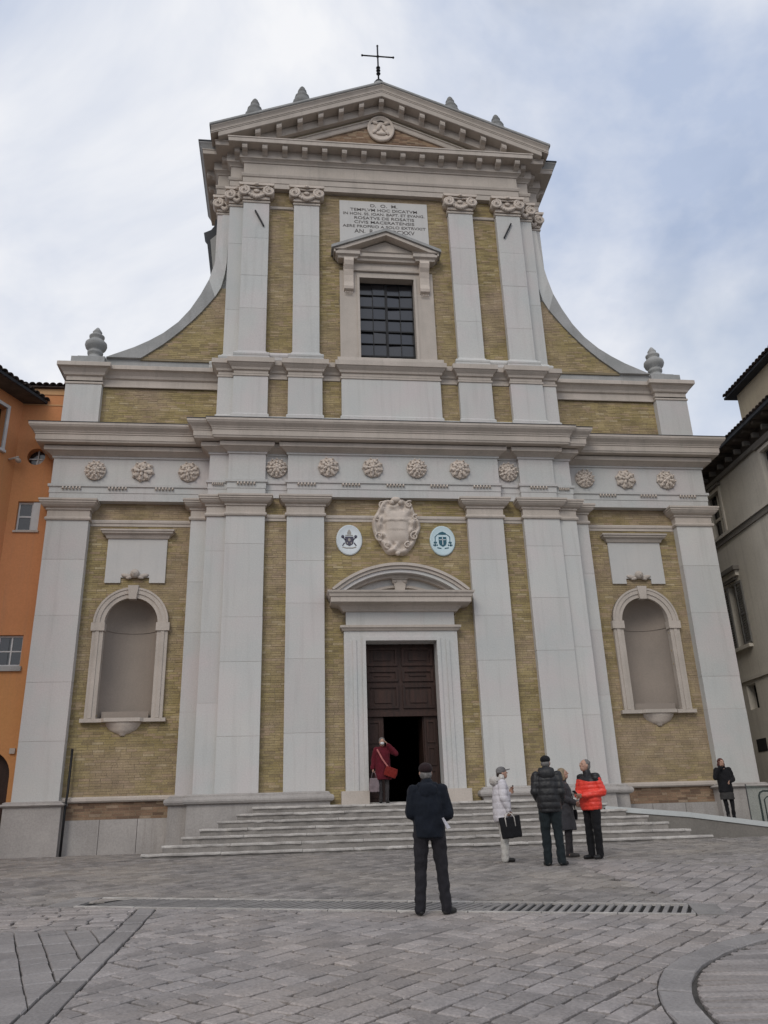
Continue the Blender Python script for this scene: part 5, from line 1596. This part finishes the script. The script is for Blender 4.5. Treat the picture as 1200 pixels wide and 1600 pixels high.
def shoes(o, V, m='shoe', high=0.0):
    for s_ in 'LR':
        an, to = V['an' + s_], V['to' + s_]
        b = PB()
        heel = an + (an - to).normalized() * .03; heel.z = .03
        b.cap(heel, Vector((to.x, to.y, .03)), .036, .034, 10)
        b.cap((heel + Vector((to.x, to.y, .03))) / 2 + Vector((0, 0, .012)), Vector((to.x, to.y, .034)), .042, .036, 10)
        b.cap(an + Vector((0, 0, -.02)), an + Vector((0, 0, -.01 + high)), .045, .044 + high * .05, 10)
        for i in range(len(b.v)):
            x, y, z = b.v[i]; b.v[i] = (x, y, max(z, .002))
        obj('shoe', blob(b, 'shoe', m, .009, 2), o)
def jacket(o, V, m, hem, rows, sleeve=(.075, .066, .052), disp=None, name='jacket', collar=.085, lean=0.0, cuff=.02):
    b = PB()
    b.loft(rows, 28)
    for s_ in 'LR':
        d = (V['wr' + s_] - V['el' + s_]).normalized()
        b.cap(V['sh' + s_], V['el' + s_], sleeve[0], sleeve[1]); b.cap(V['el' + s_], V['wr' + s_] - d * cuff, sleeve[1], sleeve[2])
        b.cap((0, rows[-1][1], 1.43), V['sh' + s_], .075, .074)
    if collar:
        b.cap((0, lean - .005, 1.43), (0, lean, 1.50), collar, collar * .92)
    return obj(name, blob(b, name, m, .012, 4, disp), o)
def cap_hat(o, hp, rh_, m, brim=None, name='cap', zc=.045, r=(.088, .105, .085)):
    b = PB()
    b.ell(hp(0, -.005, zc), r, 16, 10, rh_)
    if brim:
        b.ell(hp(0, brim, zc - .012), (.062, .07, .012), 12, 6, rh_)
    me = blob(b, name, m, .009, 2)
    return obj(name, me, o)
def hairdo(o, hp, rh_, m, parts):
    b = PB()
    for c, r in parts: b.ell(hp(*c), r, 14, 10, rh_)
    return obj('hair', blob(b, 'hair', m, .009, 2, lambda c: .006 * mnoise.noise(Vector((c.x * 70, c.y * 70, c.z * 18)))), o)
def gz(x, y): return (x, y, zg(y) + .001)

# 1 man in dark jacket standing with his back to the camera, by the drain
o, V, hp, rh_ = person('man in dark navy jacket and brown cap seen from behind, standing by the drain', gz(-1.33, -11.55), -4, 1.77,
    dict(knL=(-.125, .02, .50), knR=(.135, .015, .50), anL=(-.155, -.02, .09), anR=(.165, -.02, .09), toL=(-.165, .14, .03), toR=(.265, .10, .03), hipL=(-.10, 0, .92), hipR=(.10, 0, .92),
         elL=(-.215, -.02, 1.15), elR=(.245, -.04, 1.14), wrL=(-.10, .20, 1.09), wrR=(.12, .20, 1.06), head=(-.01, .04, 1.635), nod=-12))
legs(o, V, 'charcoal', (.105, .078, .066), seed=1)
shoes(o, V)
jacket(o, V, 'navy', .88, [(0, 0, .86, .19, .15), (0, 0, .93, .20, .155), (0, 0, 1.10, .195, .15), (0, -.005, 1.26, .205, .15), (0, -.005, 1.37, .20, .135), (0, 0, 1.44, .14, .10)], (.080, .072, .056), folds(.016, 2, 8, 9), collar=.09)
hb = PB().ell((0, -.10, 1.40), (.13, .055, .10), 14, 10); hb.cap((-.09, -.05, 1.47), (.09, -.05, 1.47), .05, .05)
obj('hood', blob(hb, 'hood', 'navy', .012, 3, folds(.012, 4)), o)
cap_hat(o, hp, rh_, 'cap_dark', .10, zc=.05, r=(.090, .112, .075))
hairdo(o, hp, rh_, 'hair_grey', [((0, -.03, -.02), (.08, .082, .07))])
pp = MB().add([(.145, -.17, 1.08), (.165, -.19, 1.09), (.255, -.12, .97), (.205, -.14, .955), (.145, -.173, 1.08), (.165, -.193, 1.09), (.255, -.123, .97), (.205, -.143, .955)], [(0, 1, 2, 3), (7, 6, 5, 4), (0, 4, 5, 1), (1, 5, 6, 2), (2, 6, 7, 3), (3, 7, 4, 0)])
po_ = pp.build('folded_paper', 'paper'); po_.location = o.location; po_.rotation_euler = o.rotation_euler; po_.scale = o.scale
tag(po_, 'folded white paper tucked at the right elbow of the man in the navy jacket', 'paper')

# 2 man in black jacket, back to us
o, V, hp, rh_ = person('man in puffy black jacket, black cap and dark teal trousers seen from behind', gz(1.52, -7.4), -14, 1.83,
    dict(anL=(-.10, .0, .09), anR=(.12, -.04, .09), toL=(-.15, .16, .03), toR=(.20, .11, .03), elL=(-.225, -.04, 1.16), elR=(.215, -.06, 1.15), wrL=(-.14, .17, 1.0), wrR=(.20, .14, .97), head=(.01, .05, 1.64), nod=-8, look=-18))
legs(o, V, 'teal_jeans', (.108, .08, .068), seed=5)
shoes(o, V)
jacket(o, V, 'black_puffer', .84, [(0, 0, .83, .175, .145), (0, 0, .92, .20, .16), (0, 0, 1.10, .205, .165), (0, 0, 1.26, .205, .16), (0, 0, 1.37, .195, .145), (0, 0, 1.45, .14, .10)], (.084, .076, .06), quilt(.010, 3, .11), collar=.10)
hb = PB().ell((0, -.09, 1.45), (.145, .075, .11), 14, 10); hb.cap((-.09, .0, 1.51), (.09, .0, 1.51), .055, .055)
obj('hood', blob(hb, 'hood', 'black_puffer', .012, 3, folds(.01, 4)), o)
cap_hat(o, hp, rh_, 'black_cloth', .11, zc=.055, r=(.088, .108, .07))
hairdo(o, hp, rh_, 'hair_grey', [((0, -.03, -.01), (.079, .08, .07))])

# 3 woman in white coat, in profile
o, V, hp, rh_ = person('woman in white puffy coat and patterned cap, in profile, holding a black tote bag', gz(.88, -6.5), -88, 1.67,
    dict(anL=(-.06, .02, .09), anR=(.07, -.03, .09), toL=(-.07, .17, .03), toR=(.08, .13, .03), knL=(-.07, .02, .50), knR=(.08, .0, .50), elL=(-.22, -.03, 1.18), wrL=(-.10, .20, 1.24), elR=(.24, -.02, 1.17), wrR=(.24, .07, .93), head=(0, .05, 1.63), nod=-14, hdL=(.1, .5, .8), hdR=(0, .05, -1), cuR=1.1))
legs(o, V, 'cream_trousers', (.105, .082, .075), seed=8)
shoes(o, V, 'shoe', .05)
jacket(o, V, 'white_coat', .74, [(0, 0, .73, .20, .16), (0, 0, .80, .21, .175), (0, 0, 1.0, .205, .17), (0, 0, 1.2, .205, .165), (0, 0, 1.36, .205, .145), (0, 0, 1.44, .15, .11)], (.090, .080, .060), quilt(.010, 6, .12), name='coat', collar=.09)
fb = PB()
for k in range(16):
    a = 2 * math.pi * k / 16
    fb.ell((.105 * math.cos(a), .02 + .04 * math.sin(a) - .03 * math.sin(a), 1.50 + .045 * math.sin(a) * -1 + .03), (.05, .05, .045), 8, 6)
fb.ell((0, -.11, 1.48), (.15, .10, .10), 12, 8)
obj('fur_hood', blob(fb, 'fur_hood', 'fur', .011, 1, lambda c: .012 * mnoise.noise(c * 60)), o)
cap_hat(o, hp, rh_, 'plaid', .13, zc=.045)
hairdo(o, hp, rh_, 'hair_dark', [((0, -.04, -.02), (.08, .078, .085))])
ph = MB().bar((0, 0, 0), (0, .012, .13), .065, .009, (0, 1, 0)).build('phone', 'phone')
ph.parent = None
ph.matrix_world = o.matrix_basis @ Matrix.Translation((-.085, .27, 1.27))
tag(ph, 'dark phone held up by the woman in the white coat', 'phone')
bag = _mk('tote_bag', (0, 0, 0)); tag(bag, 'black tote bag with pale handles hanging from the hand of the white-coated woman', 'bag')
bag.matrix_basis = o.matrix_basis @ Matrix.Translation((.26, .09, .43)) @ Matrix.Rotation(R(6), 4, 'X')
bb = PB().loft([(0, 0, 0, .055, .19), (0, 0, .03, .06, .195), (0, 0, .2, .05, .20), (0, 0, .36, .03, .215), (0, 0, .385, .022, .215)], 24, 5)
obj('bag_body', blob(bb, 'bag_body', 'black_cloth', .012, 1, folds(.01, 3)), bag)
for x in (-.032, .032):
    MB().tube([(x * 1.25, -.09, .20), (x * 1.1, -.09, .36), (x * .6, -.05, .43), (0, 0, .455), (x * .6, .05, .43), (x * 1.1, .09, .36), (x * 1.25, .09, .20)], .011, 6).build('handle', 'fur', bag)

# 4 woman in grey coat, half hidden
o, V, hp, rh_ = person('fair-haired woman in dark grey coat, half hidden behind the man in black', gz(2.27, -5.98), -120, 1.62,
    dict(anL=(-.08, .0, .09), anR=(.08, -.02, .09), toL=(-.09, .15, .03), toR=(.11, .14, .03), elL=(-.22, 0, 1.16), wrL=(-.10, .20, 1.05), elR=(.22, .0, 1.16), wrR=(.08, .22, 1.03), nod=-15))
legs(o, V, 'tights', (.085, .06, .05), seed=9)
shoes(o, V, 'boot_grey', .12)
jacket(o, V, 'grey_coat', .52, [(0, 0, .52, .235, .18), (0, 0, .7, .22, .17), (0, 0, .95, .195, .155), (0, 0, 1.15, .185, .15), (0, 0, 1.34, .20, .14), (0, 0, 1.44, .14, .10)], (.078, .07, .055), folds(.014, 12, 7, 10), name='coat', collar=.09)
hairdo(o, hp, rh_, 'hair_blonde', [((0, -.02, .03), (.098, .10, .10)), ((0, -.07, -.06), (.095, .06, .12)), ((-.075, -.01, -.05), (.035, .05, .10)), ((.075, -.01, -.05), (.035, .05, .10))])
sb = PB().loft([(0, 0, 0, .05, .13), (0, 0, .12, .055, .14), (0, 0, .2, .03, .13)], 20, 4)
hb2 = _mk('handbag', (0, 0, 0)); hb2.matrix_basis = o.matrix_basis @ Matrix.Translation((-.27, .05, .72))
tag(hb2, 'dark shoulder bag at the side of the woman in the grey coat', 'bag')
obj('bag_body', blob(sb, 'bag_body', 'black_cloth', .012, 1), hb2)
MB().tube([(0, -.10, .16), (.06, -.08, .45), (.10, -.06, .70), (.10, .02, .72), (.05, .08, .45), (0, .10, .16)], .010, 6).build('strap', 'black_cloth', hb2)

# 5 man in red jacket
o, V, hp, rh_ = person('grey-haired man in bright red puffer jacket with black yoke and black trousers', gz(2.60, -6.52), 118, 1.77,
    dict(anL=(-.07, -.02, .09), anR=(.09, .02, .09), toL=(-.10, .15, .03), toR=(.12, .18, .03), elL=(-.26, -.06, 1.15), wrL=(-.06, .25, 1.09), elR=(.25, .02, 1.15), wrR=(.03, .30, 1.10), head=(0, .05, 1.64), nod=-12, look=-10))
legs(o, V, 'black_cloth', (.102, .076, .068), seed=15)
shoes(o, V)
jk = jacket(o, V, 'red_puffer', .85, [(0, 0, .84, .185, .15), (0, 0, .90, .205, .165), (0, 0, 1.08, .215, .17), (0, 0, 1.24, .215, .165), (0, 0, 1.36, .21, .145), (0, 0, 1.44, .14, .10)], (.088, .080, .058), quilt(.011, 9, .075), collar=0)
jk.data.materials.append(MATS['black_puffer'])
for p_ in jk.data.polygons:
    c = p_.center
    if c.z > 1.365 + .03 * math.sin(c.x * 9) and abs(c.x) < .27: p_.material_index = 1
yk = PB().cap((0, .01, 1.42), (0, .02, 1.52), .088, .075)
obj('collar', blob(yk, 'collar', 'black_puffer', .01, 2), o)
hairdo(o, hp, rh_, 'hair_grey', [((0, -.025, .035), (.083, .088, .085)), ((0, -.05, -.02), (.078, .06, .07))])
ph = MB().bar((0, 0, 0), (0, .10, .07), .07, .009, (0, 0, 1)).build('phone', 'phone')
ph.matrix_world = o.matrix_basis @ Matrix.Translation((-.01, .34, 1.11))
tag(ph, 'dark phone in the hands of the man in the red jacket', 'phone')

# 6 woman in the doorway
o, V, hp, rh_ = person('woman in dark red coat and white face mask standing on the church threshold', (-.64, -.22, 1.082), 176, 1.64,
    dict(anL=(-.09, .0, .09), anR=(.08, -.02, .09), toL=(-.12, .14, .03), toR=(.10, .15, .03), elR=(.255, -.02, 1.16), wrR=(.29, .04, .92), hdR=(0, .05, -1), cuR=1.1, elL=(-.37, .05, 1.30), wrL=(-.14, .12, 1.55), hdL=(.5, -.2, .8), head=(.01, .05, 1.63), nod=-6))
legs(o, V, 'tights', (.088, .062, .05), seed=21)
shoes(o, V, 'shoe', .08)
jacket(o, V, 'maroon', .62, [(0, 0, .62, .24, .18), (0, 0, .8, .225, .17), (0, 0, 1.0, .205, .16), (0, 0, 1.18, .20, .155), (0, 0, 1.35, .205, .14), (0, 0, 1.44, .14, .10)], (.082, .074, .06), folds(.016, 22, 7, 9), name='coat', collar=.085)
hairdo(o, hp, rh_, 'hair_grey', [((0, -.02, .035), (.092, .098, .095)), ((0, -.06, -.03), (.085, .06, .09))])
mk_ = PB().ell(hp(0, .075, -.055), (.056, .048, .042), 14, 10, rh_)
obj('face_mask', blob(mk_, 'face_mask', 'mask', .008, 2), o)
hb3 = _mk('shoulder_bag', (0, 0, 0)); hb3.matrix_basis = o.matrix_basis @ Matrix.Translation((-.16, .21, .68)) @ Matrix.Rotation(R(-20), 4, 'Y')
tag(hb3, 'red shoulder bag worn across the coat of the woman in the doorway', 'bag')
sb = PB().loft([(0, 0, 0, .17, .05), (0, 0, .13, .185, .06), (0, 0, .25, .16, .035)], 22, 4)
obj('bag_body', blob(sb, 'bag_body', 'red_bag', .012, 1, folds(.008, 2)), hb3)
s1 = MB()
s1.bar((.16, .19, 1.42), (.02, .215, 1.15), .04, .012, (0, 1, 0)); s1.bar((.02, .215, 1.15), (-.20, .225, .84), .04, .012, (0, 1, 0))
so_ = s1.build('strap', 'pink_strap'); so_.parent = hb3
so_.matrix_parent_inverse = hb3.matrix_basis.inverted() @ o.matrix_basis
hb4 = _mk('carrier_bag', (0, 0, 0)); hb4.matrix_basis = o.matrix_basis @ Matrix.Translation((.26, .11, .30))
tag(hb4, 'grey carrier bag hanging low from the hand of the woman in the doorway', 'bag')
sb = PB().loft([(0, 0, 0, .14, .05), (0, 0, .15, .145, .06), (0, 0, .36, .12, .03)], 20, 4)
obj('bag_body', blob(sb, 'bag_body', 'grey_bag', .012, 1, folds(.01, 6)), hb4)
MB().tube([(-.07, 0, .33), (-.04, 0, .48), (.02, -.03, .55), (.05, 0, .48), (.08, 0, .33)], .009, 6).build('handle', 'grey_bag', hb4)

# 7 woman on the ramp
o, V, hp, rh_ = person('red-haired woman in black coat and grey skirt standing on the ramp, hand to her face', (8.24, -1.02, .378), 165, 1.56,
    dict(anL=(-.10, -.02, .09), anR=(.05, .02, .09), toL=(-.16, .12, .03), toR=(.06, .17, .03), knL=(-.11, .01, .5), knR=(.065, .02, .5), elR=(.25, .05, 1.20), wrR=(.09, .20, 1.50), hdR=(-.2, -.1, 1), elL=(-.25, -.03, 1.15), wrL=(-.10, .16, 1.08), head=(.02, .04, 1.63), nod=-5, look=15))
legs(o, V, 'black_cloth', (.085, .06, .05), seed=31)
shoes(o, V, 'boot_grey', .12)
sk = PB().loft([(0, 0, .60, .20, .155), (0, 0, .75, .19, .15), (0, 0, .95, .165, .13)], 24)
obj('skirt', blob(sk, 'skirt', 'grey_skirt', .012, 2, folds(.01, 33)), o)
jacket(o, V, 'black_cloth', .82, [(0, 0, .80, .20, .16), (0, 0, .92, .20, .16), (0, 0, 1.1, .19, .155), (0, 0, 1.25, .195, .15), (0, 0, 1.36, .195, .135), (0, 0, 1.44, .13, .10)], (.080, .072, .055), folds(.014, 35, 7, 10), collar=.085)
hairdo(o, hp, rh_, 'hair_red', [((0, -.02, .03), (.095, .10, .10)), ((0, -.07, -.07), (.095, .055, .13)), ((-.078, -.02, -.07), (.03, .045, .12)), ((.078, -.02, -.07), (.03, .045, .12))])
